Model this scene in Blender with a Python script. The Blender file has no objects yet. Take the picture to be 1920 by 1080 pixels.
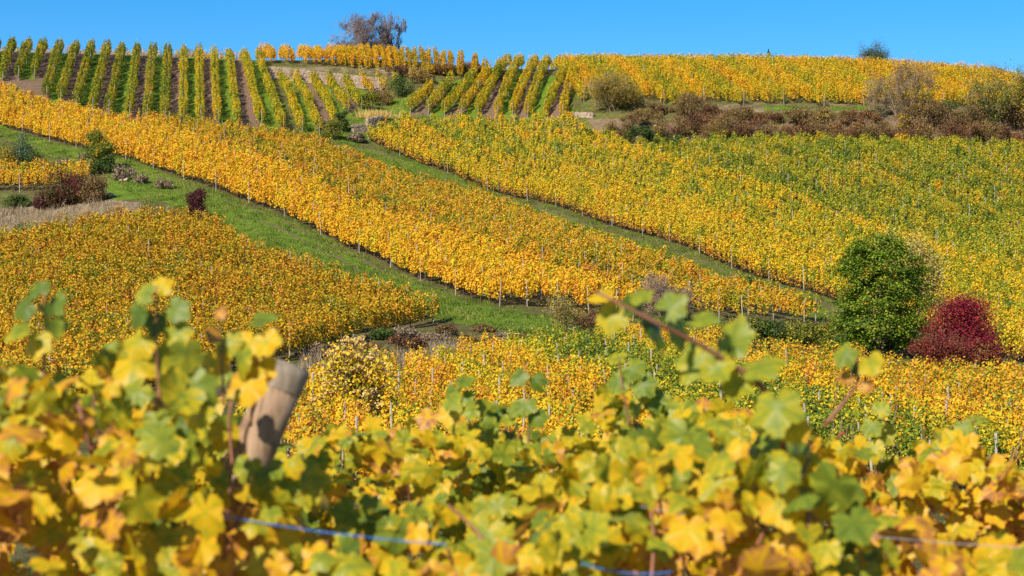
import bpy, math
import numpy as np
from math import radians, sin, cos, pi

rng = np.random.default_rng(11)
SC = bpy.context.scene
COL = SC.collection

# ------------------------------------------------------------------ camera, sky, sun, exposure
FPX = 3740.0                       # focal length in pixels of a 1920 px wide frame (70 mm)
PITCH = math.atan(100.0 / FPX)
CAMZ = 1.7
cam_data = bpy.data.cameras.new("camera")
cam_data.sensor_width = 36.0
cam_data.lens = FPX / 1920.0 * 36.0
cam_data.clip_start = 0.1
cam_data.clip_end = 9000.0
cam_data.dof.use_dof = True
cam_data.dof.focus_distance = 150.0
cam_data.dof.aperture_fstop = 7.2
cam = bpy.data.objects.new("camera", cam_data)
COL.objects.link(cam)
cam.location = (0, 0, CAMZ)
cam.rotation_euler = (radians(90) + PITCH, 0, 0)
SC.camera = cam

SUN_EL = radians(36)
SUN_AZ = radians(30)               # to the left of straight behind the camera
to_sun = np.array([-sin(SUN_AZ) * cos(SUN_EL), -cos(SUN_AZ) * cos(SUN_EL), sin(SUN_EL)])
world = bpy.data.worlds.new("World")
SC.world = world
world.use_nodes = True
wn = world.node_tree
bg = wn.nodes["Background"]
sky = wn.nodes.new("ShaderNodeTexSky")
sky.sky_type = 'NISHITA'
sky.sun_disc = False
sky.sun_elevation = SUN_EL
sky.sun_rotation = math.atan2(to_sun[0], to_sun[1])
sky.altitude = 500
sky.air_density = 1.0
sky.dust_density = 0.1
sky.ozone_density = 6.0
hs = wn.nodes.new("ShaderNodeHueSaturation")
hs.inputs["Saturation"].default_value = 1.36
hs.inputs["Value"].default_value = 1.0
wn.links.new(sky.outputs[0], hs.inputs["Color"])
wn.links.new(hs.outputs[0], bg.inputs[0])
bg.inputs[1].default_value = 0.09
sun_data = bpy.data.lights.new("sun", 'SUN')
sun_data.energy = 4.6
sun_data.angle = radians(0.5)
sun_data.color = (1.0, 0.93, 0.82)
sun = bpy.data.objects.new("sun", sun_data)
COL.objects.link(sun)
import mathutils
sun.rotation_euler = mathutils.Vector(to_sun).to_track_quat('Z', 'Y').to_euler()
SC.view_settings.view_transform = 'Standard'
SC.view_settings.look = 'None'
SC.view_settings.exposure = 0.66
SC.view_settings.gamma = 1.0
SC.cycles.use_denoising = True
SC.cycles.max_bounces = 6
SC.cycles.diffuse_bounces = 3
SC.cycles.transmission_bounces = 4
SC.cycles.transparent_max_bounces = 4

# ------------------------------------------------------------------ tagging
ORD = ["first", "second", "third", "fourth", "fifth", "sixth", "seventh", "eighth", "ninth", "tenth", "eleventh", "twelfth",
       "thirteenth", "fourteenth", "fifteenth", "sixteenth", "seventeenth", "eighteenth", "nineteenth", "twentieth"]
TENS = {20: "twenty", 30: "thirty", 40: "forty"}


def ordinal(n):
    if n <= 20:
        return ORD[n - 1]
    t, u = n // 10 * 10, n % 10
    if u == 0:
        return {30: "thirtieth", 40: "fortieth"}[t]
    return TENS[t] + "-" + ORD[u - 1]


def tag(o, label=None, cat=None, group=None, kind=None):
    if label: o["label"] = label
    if cat: o["category"] = cat
    if group: o["group"] = group
    if kind: o["kind"] = kind
    return o


def empty(name, loc):
    o = bpy.data.objects.new(name, None)
    o.empty_display_size = 0.3
    COL.objects.link(o)
    o.location = [float(v) for v in loc]
    return o


# ------------------------------------------------------------------ mesh helpers
def mesh_np(name, V, F, mats, midx=None, attrs=None, smooth=False, uv=None):
    """V (n,3); F a list of (m,k) integer arrays."""
    me = bpy.data.meshes.new(name)
    if not isinstance(F, (list, tuple)):
        F = [F]
    F = [np.asarray(f, dtype=np.int32) for f in F if len(f)]
    V = np.asarray(V, dtype=np.float32)
    me.vertices.add(len(V))
    me.vertices.foreach_set("co", V.ravel())
    loops = np.concatenate([f.ravel() for f in F])
    sizes = np.concatenate([np.full(len(f), f.shape[1], np.int32) for f in F])
    starts = np.concatenate([[0], np.cumsum(sizes)[:-1]]).astype(np.int32)
    me.loops.add(len(loops))
    me.loops.foreach_set("vertex_index", loops)
    me.polygons.add(len(sizes))
    me.polygons.foreach_set("loop_start", starts)
    if midx is not None:
        me.polygons.foreach_set("material_index", np.asarray(midx, np.int32))
    me.polygons.foreach_set("use_smooth", np.full(len(sizes), smooth, bool))
    if attrs:
        for k, (typ, arr) in attrs.items():
            a = me.attributes.new(k, typ, 'POINT')
            a.data.foreach_set("color" if typ == 'FLOAT_COLOR' else "value", np.asarray(arr, np.float32).ravel())
    if uv is not None:
        l = me.uv_layers.new(name="UVMap")
        l.data.foreach_set("uv", np.asarray(uv, np.float32)[loops].ravel())
    for m in (mats if isinstance(mats, (list, tuple)) else [mats]):
        me.materials.append(m)
    me.update(calc_edges=True)
    return me


def obj(name, me, parent=None, loc=None):
    o = bpy.data.objects.new(name, me)
    COL.objects.link(o)
    if parent is not None:
        o.parent = parent
    if loc is not None:
        o.location = [float(v) for v in loc]
    return o


def unit(v):
    return v / np.maximum(np.linalg.norm(v, axis=-1, keepdims=True), 1e-9)


def leaf_quads(C, N, size, fold=0.25, aspect=0.9):
    """One folded kite per leaf: centre C, normal N, size per leaf."""
    n = len(C)
    N = unit(N)
    R = unit(rng.normal(size=(n, 3)))
    T = unit(np.cross(N, R))
    B = np.cross(N, T)
    s = np.broadcast_to(np.asarray(size), (n,))[:, None]
    f = (rng.uniform(-0.2, 1, (n, 1)) * fold) * s
    V = np.empty((n, 4, 3))
    V[:, 0] = C - T * s * 0.5
    V[:, 1] = C + B * s * 0.5 * aspect + N * f - T * s * 0.08
    V[:, 2] = C + T * s * 0.55 - N * f * 0.5
    V[:, 3] = C - B * s * 0.5 * aspect + N * f - T * s * 0.08
    F = np.arange(n * 4).reshape(n, 4)
    return V.reshape(-1, 3), F


def tube_arrays(lines, sides=5, cap=True):
    """lines: list of (pts (k,3), radii (k,)) -> V, [quads, tris]."""
    VV, Q, T, off = [], [], [], 0
    for P, r in lines:
        P = np.asarray(P, float)
        k = len(P)
        r = np.broadcast_to(np.asarray(r, float), (k,))
        d = np.gradient(P, axis=0)
        d = unit(d)
        ref = np.array([0.31, 0.17, 0.93]) if abs(d[0, 2]) < 0.9 else np.array([1.0, 0.1, 0])
        a = unit(np.cross(d, ref))
        b = np.cross(d, a)
        th = np.arange(sides) * 2 * pi / sides
        ring = P[:, None] + r[:, None, None] * (np.cos(th)[None, :, None] * a[:, None] + np.sin(th)[None, :, None] * b[:, None])
        VV.append(ring.reshape(-1, 3))
        i = np.arange(sides)
        j = (i + 1) % sides
        for q in range(k - 1):
            Q.append(np.stack([off + q * sides + i, off + q * sides + j, off + (q + 1) * sides + j, off + (q + 1) * sides + i], 1))
        if cap:
            for q, rev in ((0, True), (k - 1, False)):
                VV.append(P[q:q + 1])
                c = off + k * sides + (0 if rev else 1)
                ii = off + q * sides + i
                jj = off + q * sides + j
                T.append(np.stack([jj, ii, np.full(sides, c)], 1) if rev else np.stack([ii, jj, np.full(sides, c)], 1))
            off += k * sides + 2
        else:
            off += k * sides
    F = [np.concatenate(Q)]
    if T:
        F.append(np.concatenate(T))
    return np.concatenate(VV), F


def noise1(s, scale, r=None):
    """smooth 1-D noise in -1..1 along s (metres)."""
    r = r or rng
    m = int(max(np.max(s) / scale, 1)) + 4
    k = r.uniform(-1, 1, m)
    x = np.asarray(s) / scale
    i = np.clip(np.floor(x).astype(int), 0, m - 2)
    f = x - i
    f = f * f * (3 - 2 * f)
    return k[i] * (1 - f) + k[i + 1] * f


class Noise2:
    def __init__(self, seed, n=256):
        self.g = np.random.default_rng(seed).uniform(-1, 1, (n, n))
        self.n = n

    def __call__(self, x, y, scale):
        x = np.asarray(x) / scale
        y = np.asarray(y) / scale
        i = np.floor(x).astype(int)
        j = np.floor(y).astype(int)
        fx, fy = x - i, y - j
        fx = fx * fx * (3 - 2 * fx)
        fy = fy * fy * (3 - 2 * fy)
        n, g = self.n, self.g
        a = g[i % n, j % n] * (1 - fx) + g[(i + 1) % n, j % n] * fx
        b = g[i % n, (j + 1) % n] * (1 - fx) + g[(i + 1) % n, (j + 1) % n] * fx
        return a * (1 - fy) + b * fy


N2 = Noise2(3)

# ------------------------------------------------------------------ materials
def srgb(c):
    c = np.array([int(c[i:i + 2], 16) for i in (1, 3, 5)]) / 255.0
    return tuple(np.where(c <= 0.04045, c / 12.92, ((c + 0.055) / 1.055) ** 2.4)) + (1.0,)


def new_mat(name):
    m = bpy.data.materials.new(name)
    m.use_nodes = True
    nt = m.node_tree
    for n in list(nt.nodes):
        nt.nodes.remove(n)
    out = nt.nodes.new("ShaderNodeOutputMaterial")
    return m, nt, out


def ramp(nt, stops, fac=None):
    r = nt.nodes.new("ShaderNodeValToRGB")
    el = r.color_ramp.elements
    while len(el) > 1:
        el.remove(el[-1])
    for i, (p, c) in enumerate(stops):
        e = el[0] if i == 0 else el.new(p)
        e.position = p
        e.color = c if len(c) == 4 else tuple(c) + (1.0,)
    if fac is not None:
        nt.links.new(fac, r.inputs[0])
    return r.outputs[0]


def mathn(nt, op, a, b=None, clamp=False):
    n = nt.nodes.new("ShaderNodeMath")
    n.operation = op
    n.use_clamp = clamp
    for i, v in enumerate((a, b)):
        if v is None:
            continue
        if isinstance(v, (int, float)):
            n.inputs[i].default_value = v
        else:
            nt.links.new(v, n.inputs[i])
    return n.outputs[0]


def noise_tex(nt, scale, vec, detail=2.0, rough=0.5):
    n = nt.nodes.new("ShaderNodeTexNoise")
    n.inputs["Scale"].default_value = scale
    n.inputs["Detail"].default_value = detail
    n.inputs["Roughness"].default_value = rough
    if vec is not None:
        nt.links.new(vec, n.inputs["Vector"])
    return n.outputs["Fac"]


def leaf_shader(nt, out, color, trans=0.35, rough=0.6, spec=0.2, tcol=None):
    p = nt.nodes.new("ShaderNodeBsdfPrincipled")
    p.inputs["Roughness"].default_value = rough
    p.inputs["Specular IOR Level"].default_value = spec
    nt.links.new(color, p.inputs["Base Color"])
    t = nt.nodes.new("ShaderNodeBsdfTranslucent")
    nt.links.new(tcol or color, t.inputs["Color"])
    mx = nt.nodes.new("ShaderNodeMixShader")
    mx.inputs[0].default_value = trans
    nt.links.new(p.outputs[0], mx.inputs[1])
    nt.links.new(t.outputs[0], mx.inputs[2])
    nt.links.new(mx.outputs[0], out.inputs["Surface"])


def foliage_mat(name, stops, patch=0.35, scale=0.35, trans=0.22):
    """Leaf colours: a random value per leaf, shifted by patches a few metres across."""
    m, nt, out = new_mat(name)
    g = nt.nodes.new("ShaderNodeNewGeometry")
    n = noise_tex(nt, scale, g.outputs["Position"], 3.0, 0.6)
    n2 = mathn(nt, 'MULTIPLY', mathn(nt, 'SUBTRACT', n, 0.5), patch * 3.2)
    f = mathn(nt, 'ADD', mathn(nt, 'MULTIPLY', mathn(nt, 'SUBTRACT', g.outputs["Random Per Island"], 0.5), 1.0 - patch * 0.6), n2)
    at_ = nt.nodes.new("ShaderNodeAttribute")
    at_.attribute_name = "tone"
    f = mathn(nt, 'ADD', f, at_.outputs["Fac"])
    f = mathn(nt, 'ADD', f, 0.5, clamp=True)
    c = ramp(nt, stops, f)
    leaf_shader(nt, out, c, trans)
    return m


G_DK, G_MD, G_LT = (0.045, 0.085, 0.012), (0.105, 0.165, 0.014), (0.23, 0.27, 0.018)
Y_GR, Y_LT, Y_MD, Y_OR = (0.44, 0.38, 0.016), (0.76, 0.51, 0.016), (0.78, 0.43, 0.012), (0.74, 0.32, 0.012)
OR_D, BR_L, BR_D = (0.52, 0.20, 0.02), (0.32, 0.13, 0.03), (0.12, 0.055, 0.025)

FM = {
    'yellow': foliage_mat("leaves_yellow", [(0, G_MD), (0.16, G_LT), (0.32, Y_GR), (0.5, Y_LT), (0.75, Y_MD), (0.93, Y_OR), (1, BR_L)]),
    'gold': foliage_mat("leaves_gold", [(0, G_LT), (0.08, Y_GR), (0.26, Y_LT), (0.5, (0.79, 0.42, 0.012)), (0.74, Y_OR), (0.92, OR_D), (1, BR_L)]),
    'rust': foliage_mat("leaves_rust", [(0, G_MD), (0.14, G_LT), (0.3, Y_GR), (0.45, Y_MD), (0.65, Y_OR), (0.85, OR_D), (1, BR_L)]),
    'olive': foliage_mat("leaves_olive", [(0, G_DK), (0.18, G_MD), (0.36, G_LT), (0.5, Y_GR), (0.65, Y_MD), (0.82, Y_OR), (0.94, OR_D), (1, BR_L)], 0.3),
    'green': foliage_mat("leaves_green", [(0, G_DK), (0.25, G_MD), (0.55, G_LT), (0.78, Y_GR), (0.92, Y_LT), (1, Y_OR)], 0.3),
    'ochre': foliage_mat("leaves_ochre", [(0, G_MD), (0.12, G_LT), (0.28, (0.42, 0.33, 0.018)), (0.5, (0.70, 0.40, 0.013)), (0.76, (0.66, 0.29, 0.013)), (0.93, OR_D), (1, BR_L)], 0.42, 0.25),
    'oliverust': foliage_mat("leaves_olive_rust", [(0, G_DK), (0.14, G_MD), (0.32, G_LT), (0.48, (0.42, 0.32, 0.018)), (0.64, (0.62, 0.34, 0.014)), (0.82, (0.54, 0.23, 0.015)), (0.94, OR_D), (1, BR_L)], 0.42, 0.3),
    'mossy': foliage_mat("leaves_mossy", [(0, G_MD), (0.32, G_LT), (0.6, (0.37, 0.34, 0.018)), (0.82, (0.60, 0.44, 0.018)), (1, Y_OR)], 0.4, 0.2),
    'limegold': foliage_mat("leaves_lime_gold", [(0, G_MD), (0.25, G_LT), (0.5, Y_GR), (0.72, Y_LT), (0.9, Y_MD), (1, Y_OR)], 0.4),
    'greenrow': foliage_mat("leaves_green_row", [(0, G_DK), (0.2, G_MD), (0.5, G_LT), (0.72, Y_GR), (0.9, Y_MD), (1, OR_D)], 0.25),
    'brownleaf': foliage_mat("leaves_withered", [(0, BR_D), (0.4, BR_L), (0.75, (0.36, 0.17, 0.05)), (1, OR_D)], 0.2),
}


def plain_mat(name, c1, c2, scale=8.0, rough=0.85, stretch=None, bump=0.0):
    m, nt, out = new_mat(name)
    tc = nt.nodes.new("ShaderNodeTexCoord")
    vec = tc.outputs["Object"]
    if stretch:
        mp = nt.nodes.new("ShaderNodeMapping")
        mp.inputs["Scale"].default_value = stretch
        nt.links.new(vec, mp.inputs[0])
        vec = mp.outputs[0]
    n = noise_tex(nt, scale, vec, 5.0, 0.65)
    c = ramp(nt, [(0.3, c1), (0.7, c2)], n)
    p = nt.nodes.new("ShaderNodeBsdfPrincipled")
    p.inputs["Roughness"].default_value = rough
    p.inputs["Specular IOR Level"].default_value = 0.25
    nt.links.new(c, p.inputs["Base Color"])
    if bump:
        b = nt.nodes.new("ShaderNodeBump")
        b.inputs["Strength"].default_value = bump
        b.inputs["Distance"].default_value = 0.02
        nt.links.new(n, b.inputs["Height"])
        nt.links.new(b.outputs[0], p.inputs["Normal"])
    nt.links.new(p.outputs[0], out.inputs["Surface"])
    return m


M_POST = plain_mat("weathered_post_wood", (0.26, 0.21, 0.16), (0.50, 0.43, 0.35), 3.0)
M_BARK = plain_mat("vine_bark", (0.06, 0.04, 0.028), (0.18, 0.12, 0.08), 9.0)
M_TWIG = plain_mat("bare_twigs", (0.15, 0.095, 0.06), (0.30, 0.20, 0.13), 5.0)
M_SKYTWIG = plain_mat("grey_purple_twigs", (0.13, 0.095, 0.09), (0.26, 0.20, 0.185), 5.0)
M_TWIGY = plain_mat("pale_bare_twigs", (0.20, 0.14, 0.09), (0.40, 0.31, 0.20), 5.0)
M_STONE = plain_mat("pale_stone", (0.20, 0.135, 0.09), (0.46, 0.34, 0.23), 2.0, 0.9, None, 0.4)

# ------------------------------------------------------------------ projection and terrain
def ray(px, py):
    u = (np.asarray(px, float) - 960) / FPX
    v = (540 - np.asarray(py, float)) / FPX
    y = cos(PITCH) - v * sin(PITCH)
    z = sin(PITCH) + v * cos(PITCH)
    return u / y, z / y            # bearing x/Y, slope z/Y


PROF = {   # picture column -> (picture row, distance) of the ground, near to far
    0: [(850, 58), (740, 85), (640, 112), (540, 135), (430, 168), (380, 182), (300, 204), (235, 223), (165, 239), (97, 263)],
    270: [(850, 59), (740, 84), (640, 110), (550, 130), (460, 150), (400, 166), (310, 192), (215, 232), (104, 265)],
    480: [(850, 60), (740, 82), (650, 107), (560, 128), (470, 149), (383, 171), (300, 199), (240, 229), (113, 267)],
    700: [(850, 60), (740, 81), (660, 106), (600, 121), (482, 152), (400, 181), (330, 212), (265, 233), (190, 250), (112, 270)],
    960: [(850, 60), (740, 81), (677, 100), (630, 114), (575, 128), (470, 166), (365, 217), (300, 231), (215, 249), (130, 272)],
    1180: [(850, 60), (740, 82), (678, 101), (635, 117), (598, 129), (500, 160), (435, 191), (360, 213), (280, 231), (262, 235), (207, 241), (131, 273)],
    1440: [(850, 60), (740, 83), (685, 103), (650, 117), (612, 133), (580, 144), (520, 164), (440, 184), (360, 203), (300, 218), (270, 229), (207, 237), (195, 241), (131, 272)],
    1680: [(850, 61), (740, 86), (685, 107), (650, 118), (610, 135), (560, 150), (500, 167), (400, 194), (300, 217), (272, 226), (209, 234), (198, 240), (140, 270)],
    1920: [(850, 62), (740, 92), (690, 112), (655, 131), (600, 149), (500, 176), (400, 199), (300, 219), (274, 227), (212, 234), (200, 240), (158, 268)],
}
NEARZ = [(-60, 0.3), (-10, 0.0), (5, -0.05), (9, -0.45), (16, -1.5), (26, -2.6), (38, -2.7), (50, -2.2)]


def pchip(xs, ys, xq):
    xs, ys = np.asarray(xs, float), np.asarray(ys, float)
    h = np.diff(xs)
    d = np.diff(ys) / h
    m = np.zeros(len(xs))
    for i in range(1, len(xs) - 1):
        if d[i - 1] * d[i] > 0:
            w1, w2 = 2 * h[i] + h[i - 1], h[i] + 2 * h[i - 1]
            m[i] = (w1 + w2) / (w1 / d[i - 1] + w2 / d[i])
    m[0], m[-1] = d[0], d[-1]
    i = np.clip(np.searchsorted(xs, xq) - 1, 0, len(h) - 1)
    t = (xq - xs[i]) / h[i]
    return ((1 + 2 * t) * (1 - t) ** 2 * ys[i] + t * (1 - t) ** 2 * h[i] * m[i]
            + t * t * (3 - 2 * t) * ys[i + 1] + t * t * (t - 1) * h[i] * m[i + 1])


YG = np.concatenate([np.arange(-60, 300, 0.5), np.arange(300, 460, 2.0), np.arange(460, 9000, 200.0)])
PX = sorted(PROF)
BCOL = np.array([ray(p, 540)[0] for p in PX])
ZCOL = []
for p in PX:
    ys, zs = [a for a, _ in NEARZ], [b for _, b in NEARZ]
    for py, Y in PROF[p]:
        ys.append(Y)
        zs.append(CAMZ + Y * float(ray(p, py)[1]))
    Yr, zr = ys[-1], zs[-1]
    for dy, dz in ((4, 0.5), (9, 0.45), (20, -1.2), (60, -9), (190, -30), (1500, -42), (9000, -45)):
        ys.append(Yr + dy)
        zs.append(zr + dz)
    ZCOL.append(pchip(ys, zs, np.clip(YG, ys[0], ys[-1])))
BG = np.linspace(-0.5, 0.5, 601)
ZG = np.empty((len(BG), len(YG)))
ZC = np.array(ZCOL)
for j in range(len(YG)):
    ZG[:, j] = pchip(BCOL, ZC[:, j], np.clip(BG, BCOL[0], BCOL[-1]))


def sstep(a, b, x):
    t = np.clip((x - a) / (b - a), 0, 1)
    return t * t * (3 - 2 * t)


B_TER0, B_TER1 = float(ray(500, 130)[0]), float(ray(755, 130)[0])
Y_WALL = 259.5


def ground_raw(b, Y):
    b = np.asarray(b, float)
    Y = np.asarray(Y, float)
    fi = np.clip((b - BG[0]) / (BG[1] - BG[0]), 0, len(BG) - 1.001)
    i = fi.astype(int)
    fi = fi - i
    j = np.clip(np.searchsorted(YG, Y, side='right') - 1, 0, len(YG) - 2)
    fj = np.clip((Y - YG[j]) / (YG[j + 1] - YG[j]), 0, 1)
    z = (ZG[i, j] * (1 - fi) + ZG[i + 1, j] * fi) * (1 - fj) + (ZG[i, j + 1] * (1 - fi) + ZG[i + 1, j + 1] * fi) * fj
    # the terrace step held by the stone wall
    w = sstep(B_TER0 - 0.004, B_TER0 + 0.002, b) * (1 - sstep(B_TER1 - 0.010, B_TER1 + 0.004, b))
    z = z - w * 1.5 * sstep(Y_WALL - 16, Y_WALL - 3, Y) * (1 - sstep(Y_WALL + 0.1, Y_WALL + 0.7, Y))
    return z


def ground(x, y):
    x = np.asarray(x, float)
    y = np.asarray(y, float)
    b = x / np.maximum(y, 8.0)
    bump = 0.10 * N2(x, y, 6.0) + 0.05 * N2(x + 50, y, 1.7)
    return ground_raw(b, y) + bump * sstep(20, 40, y) * (1 - 0.5 * sstep(200, 240, y))


YS = np.arange(22, 300, 0.25)


def hit(px, py, lift=0.0, ymin=30):
    """world point whose ground (plus lift) shows at picture position (px, py)."""
    b, m = ray(px, py)
    ys = YS[YS >= ymin]
    g = ground_raw(np.full(len(ys), b), ys) + lift
    k = np.nonzero(CAMZ + m * ys <= g)[0]
    Y = ys[k[0]] if len(k) else 262.0
    return np.array([b * Y, Y, float(ground(b * Y, Y))])


def W(pts, lift=0.0):
    return np.array([hit(px, py, lift) for px, py in pts])


def at(px, py, Y):
    b, m = ray(px, py)
    return np.array([float(b) * Y, Y, CAMZ + float(m) * Y])


def in_poly(x, y, poly):
    x = np.asarray(x); y = np.asarray(y)
    c = np.zeros(x.shape, bool)
    n = len(poly)
    for i in range(n):
        x0, y0 = poly[i][:2]
        x1, y1 = poly[(i + 1) % n][:2]
        if y0 == y1:
            continue
        k = ((y0 > y) != (y1 > y)) & (x < (x1 - x0) * (y - y0) / (y1 - y0) + x0)
        c ^= k
    return c


def dense(pts, step=0.5, ext=60):
    P = np.asarray(pts, float)[:, :2]
    if ext:
        a = P[0] + unit(P[0] - P[1]) * ext
        b = P[-1] + unit(P[-1] - P[-2]) * ext
        P = np.concatenate([[a], P, [b]])
    seg = np.linalg.norm(np.diff(P, axis=0), axis=1)
    c = np.concatenate([[0], np.cumsum(seg)])
    s = np.arange(0, c[-1], step)
    return np.stack([np.interp(s, c, P[:, 0]), np.interp(s, c, P[:, 1])], 1)


# ------------------------------------------------------------------ field plans (picture positions of ground corners)
POLY = {
    'F': [(-60, 218), (40, 250), (130, 274), (270, 312), (400, 357), (560, 420), (700, 484), (820, 540), (930, 576), (1040, 588),
          (1120, 602), (1340, 606), (1545, 614), (1565, 606), (1400, 566), (1250, 516), (1150, 480), (1000, 424), (900, 382), (760, 346),
          (660, 312), (610, 284), (520, 266), (400, 254), (270, 238), (150, 222), (95, 208), (60, 190), (0, 178), (-60, 172)],
    'D': [(698, 268), (768, 302), (850, 328), (1010, 378), (1100, 408), (1200, 440), (1370, 500), (1462, 532), (1565, 562), (1700, 610),
          (1920, 682), (2040, 722), (2040, 560), (1913, 522), (1813, 498), (1697, 470), (1547, 406), (1447, 378), (1280, 320), (1223, 300),
          (1123, 268), (1080, 240), (1000, 236), (850, 235), (760, 240), (720, 252)],
    'E': [(1180, 284), (1223, 303), (1280, 323), (1447, 381), (1547, 409), (1697, 473), (1813, 501), (1913, 525), (2040, 563), (2040, 300),
          (1920, 290), (1600, 282), (1350, 278)],
    'J': [(285, 426), (405, 438), (480, 497), (580, 524), (710, 566), (822, 604), (700, 632), (560, 668), (400, 705), (0, 800), (-80, 815),
          (-80, 480), (0, 467)],
    'K': [(600, 775), (740, 752), (890, 712), (1040, 682), (1165, 678), (1350, 684), (1400, 712), (1560, 730), (1700, 757), (1920, 765), (2040, 770),
          (2040, 960), (430, 960), (480, 800)],
    'L': [(-70, 356), (0, 362), (60, 362), (172, 348), (172, 330), (-70, 326)],
}
WP = {k: W(v) for k, v in POLY.items()}

# steep fans: (bottom px, bottom py) ground, (top px, top py) top of the leaves
A_ROWS = [(-27, 150, -4, 66), (3, 153, 25, 67), (33, 152, 55, 67), (63, 150, 83, 67), (86, 190, 113, 68), (113, 195, 144, 68), (142, 203, 173, 69),
          (173, 211, 202, 71), (203, 218, 230, 72), (242, 222, 258, 73), (275, 226, 287, 75), (308, 228, 315, 77), (343, 230, 345, 78),
          (376, 232, 373, 79), (408, 236, 401, 80), (446, 238, 429, 80), (490, 238, 457, 83), (530, 246, 485, 84)]
A2_ROWS = [(566, 250, 525, 128), (598, 254, 553, 128), (630, 247, 587, 129), (652, 214, 615, 127), (677, 206, 647, 131), (698, 182, 677, 129), (724, 175, 707, 124),
           (746, 160, 737, 124), (776, 147, 768, 126), (802, 146, 797, 126)]
C_ROWS = [(768, 214, 810, 146), (802, 216, 847, 133), (832, 217, 890, 126), (864, 218, 918, 117), (894, 219, 955, 103), (931, 220, 978, 103),
          (960, 221, 1005, 104), (988, 222, 1028, 104), (1022, 224, 1057, 101), (1054, 226, 1080, 109)]


def fan(rows):
    out = []
    for bx, by, tx, ty in rows:
        out.append((hit(bx, by), hit(tx, ty, 1.95)))
    return out


A_W, A2_W, C_W = fan(A_ROWS), fan(A2_ROWS), fan(C_ROWS)

# ------------------------------------------------------------------ ground sheet
ty = np.concatenate([np.arange(-60, 20, 4.0), np.arange(20, 90, 1.0), np.arange(90, 215, 0.5), np.arange(215, 285, 0.33), np.arange(285, 330, 3.0),
                     np.arange(330, 460, 12.0), np.array([520, 640, 900, 1400, 2400, 4500, 8500.0])])
tt = np.linspace(-1, 1, 641)
Wy = np.where(ty < 330, np.maximum(45, 0.36 * ty), 0.36 * 330 + (ty - 330) * 1.2)
GX = tt[None, :] * Wy[:, None]
GY = np.repeat(ty[:, None], len(tt), 1)
GZ = ground(GX, GY)
x, y = GX.ravel(), GY.ravel()
soil = np.zeros(len(x)); dry = np.zeros(len(x)); lush = np.full(len(x), 0.35)
for k in ('F', 'D', 'E', 'K', 'J', 'L'):
    ins = in_poly(x, y, WP[k])
    soil[ins] = 0.30
    lush[ins] = 0.25
# alternate green and tilled lanes between the steep rows
for rows, off, ymax in ((A_W, 0, 400), (A2_W, 0, 258.4), (C_W, 1, 400)):
    L = [(p[1], p[0], q[1], q[0]) for p, q in rows]
    for i in range(len(L) - 1):
        a, b = L[i], L[i + 1]
        y0, y1 = max(a[0], b[0]) - 1, min(a[2], b[2]) + 3
        xa = a[1] + (y - a[0]) / (a[2] - a[0]) * (a[3] - a[1])
        xb = b[1] + (y - b[0]) / (b[2] - b[0]) * (b[3] - b[1])
        m = (y > y0) & (y < min(y1, ymax)) & (x >= xa) & (x < xb)
        if (i + off) % 2:
            f = (x[m] - xa[m]) / np.maximum(xb[m] - xa[m], 0.1)
            soil[m] = np.where(np.abs(f - 0.5) < 0.42, 1.0, 0.5)
            lush[m] = 0.0
        else:
            lush[m] = 0.75
for pts, s, d, l in (
        ([(0, 232), (200, 290), (420, 372), (600, 445), (820, 545), (940, 588), (1040, 600), (1000, 625), (840, 600), (690, 530), (480, 468), (380, 400), (280, 372), (200, 380), (200, 320), (0, 255)], 0.0, 0.1, 0.95),
        ([(640, 275), (700, 282), (860, 335), (1010, 386), (1200, 450), (1400, 520), (1560, 580), (1540, 600), (1400, 555), (1150, 466), (900, 372), (760, 332)], 0.05, 0.2, 0.85),
        ([(-60, 385), (150, 375), (262, 382), (262, 420), (0, 440), (-60, 440)], 0.1, 1.0, 0.1),
        ([(560, 640), (820, 605), (1000, 622), (1250, 640), (1250, 660), (900, 668), (560, 720)], 0.3, 0.22, 0.35),
        ([(1100, 225), (1400, 235), (1990, 235), (1990, 285), (1350, 270), (1120, 262)], 0.5, 0.5, 0.0),
        ([(1330, 214), (1660, 212), (1990, 212), (1990, 198), (1330, 196)], 0.2, 0.45, 0.3), ([(1430, 207), (1490, 207), (1490, 200), (1430, 199)], 0.0, 0.1, 0.9), ([(1560, 208), (1660, 207), (1660, 201), (1560, 200)], 0.0, 0.15, 0.8),
        ([(-60, 150), (90, 150), (96, 190), (60, 178), (-60, 164)], 0.6, 0.3, 0.2),
        ([(506, 138), (770, 146), (770, 124), (506, 124)], 0.15, 0.45, 0.25),
        ([(600, 260), (660, 275), (770, 225), (770, 180), (700, 185), (640, 230)], 0.05, 0.25, 0.8)):
    m = in_poly(x, y, W(pts))
    soil[m] = s; dry[m] = d; lush[m] = l
RUTS = []
for key, n_, ds_ in (('D', 11, (-1.5, -2.0, -3.4)), ('F', 9, (-1.2, -3.0))):
    e = dense(WP[key][:n_], 0.4, 0)
    for d_ in ds_:
        o_ = e + np.stack([np.gradient(e, axis=0)[:, 1], -np.gradient(e, axis=0)[:, 0]], 1) / 0.4 * -d_
        near_ = np.nonzero((y > o_[:, 1].min()) & (y < o_[:, 1].max()))[0]
        xs_ = np.interp(y[near_], o_[::-1, 1], o_[::-1, 0])
        RUTS.append((o_[::-1, 1], o_[::-1, 0]))
        hit_ = near_[np.abs(x[near_] - xs_) < 0.34]
        soil[hit_] = np.maximum(soil[hit_], 0.36 + 0.28 * N2(x[hit_], y[hit_], 5.0)); lush[hit_] *= 0.6
nb = N2(x, y, 4.0)
dry = np.clip(dry + 0.15 * np.maximum(nb, 0), 0, 1)
colr = np.stack([soil, dry, lush, np.ones(len(x))], 1)
nr, nc = GX.shape
ii = np.arange(nr * nc).reshape(nr, nc)
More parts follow.
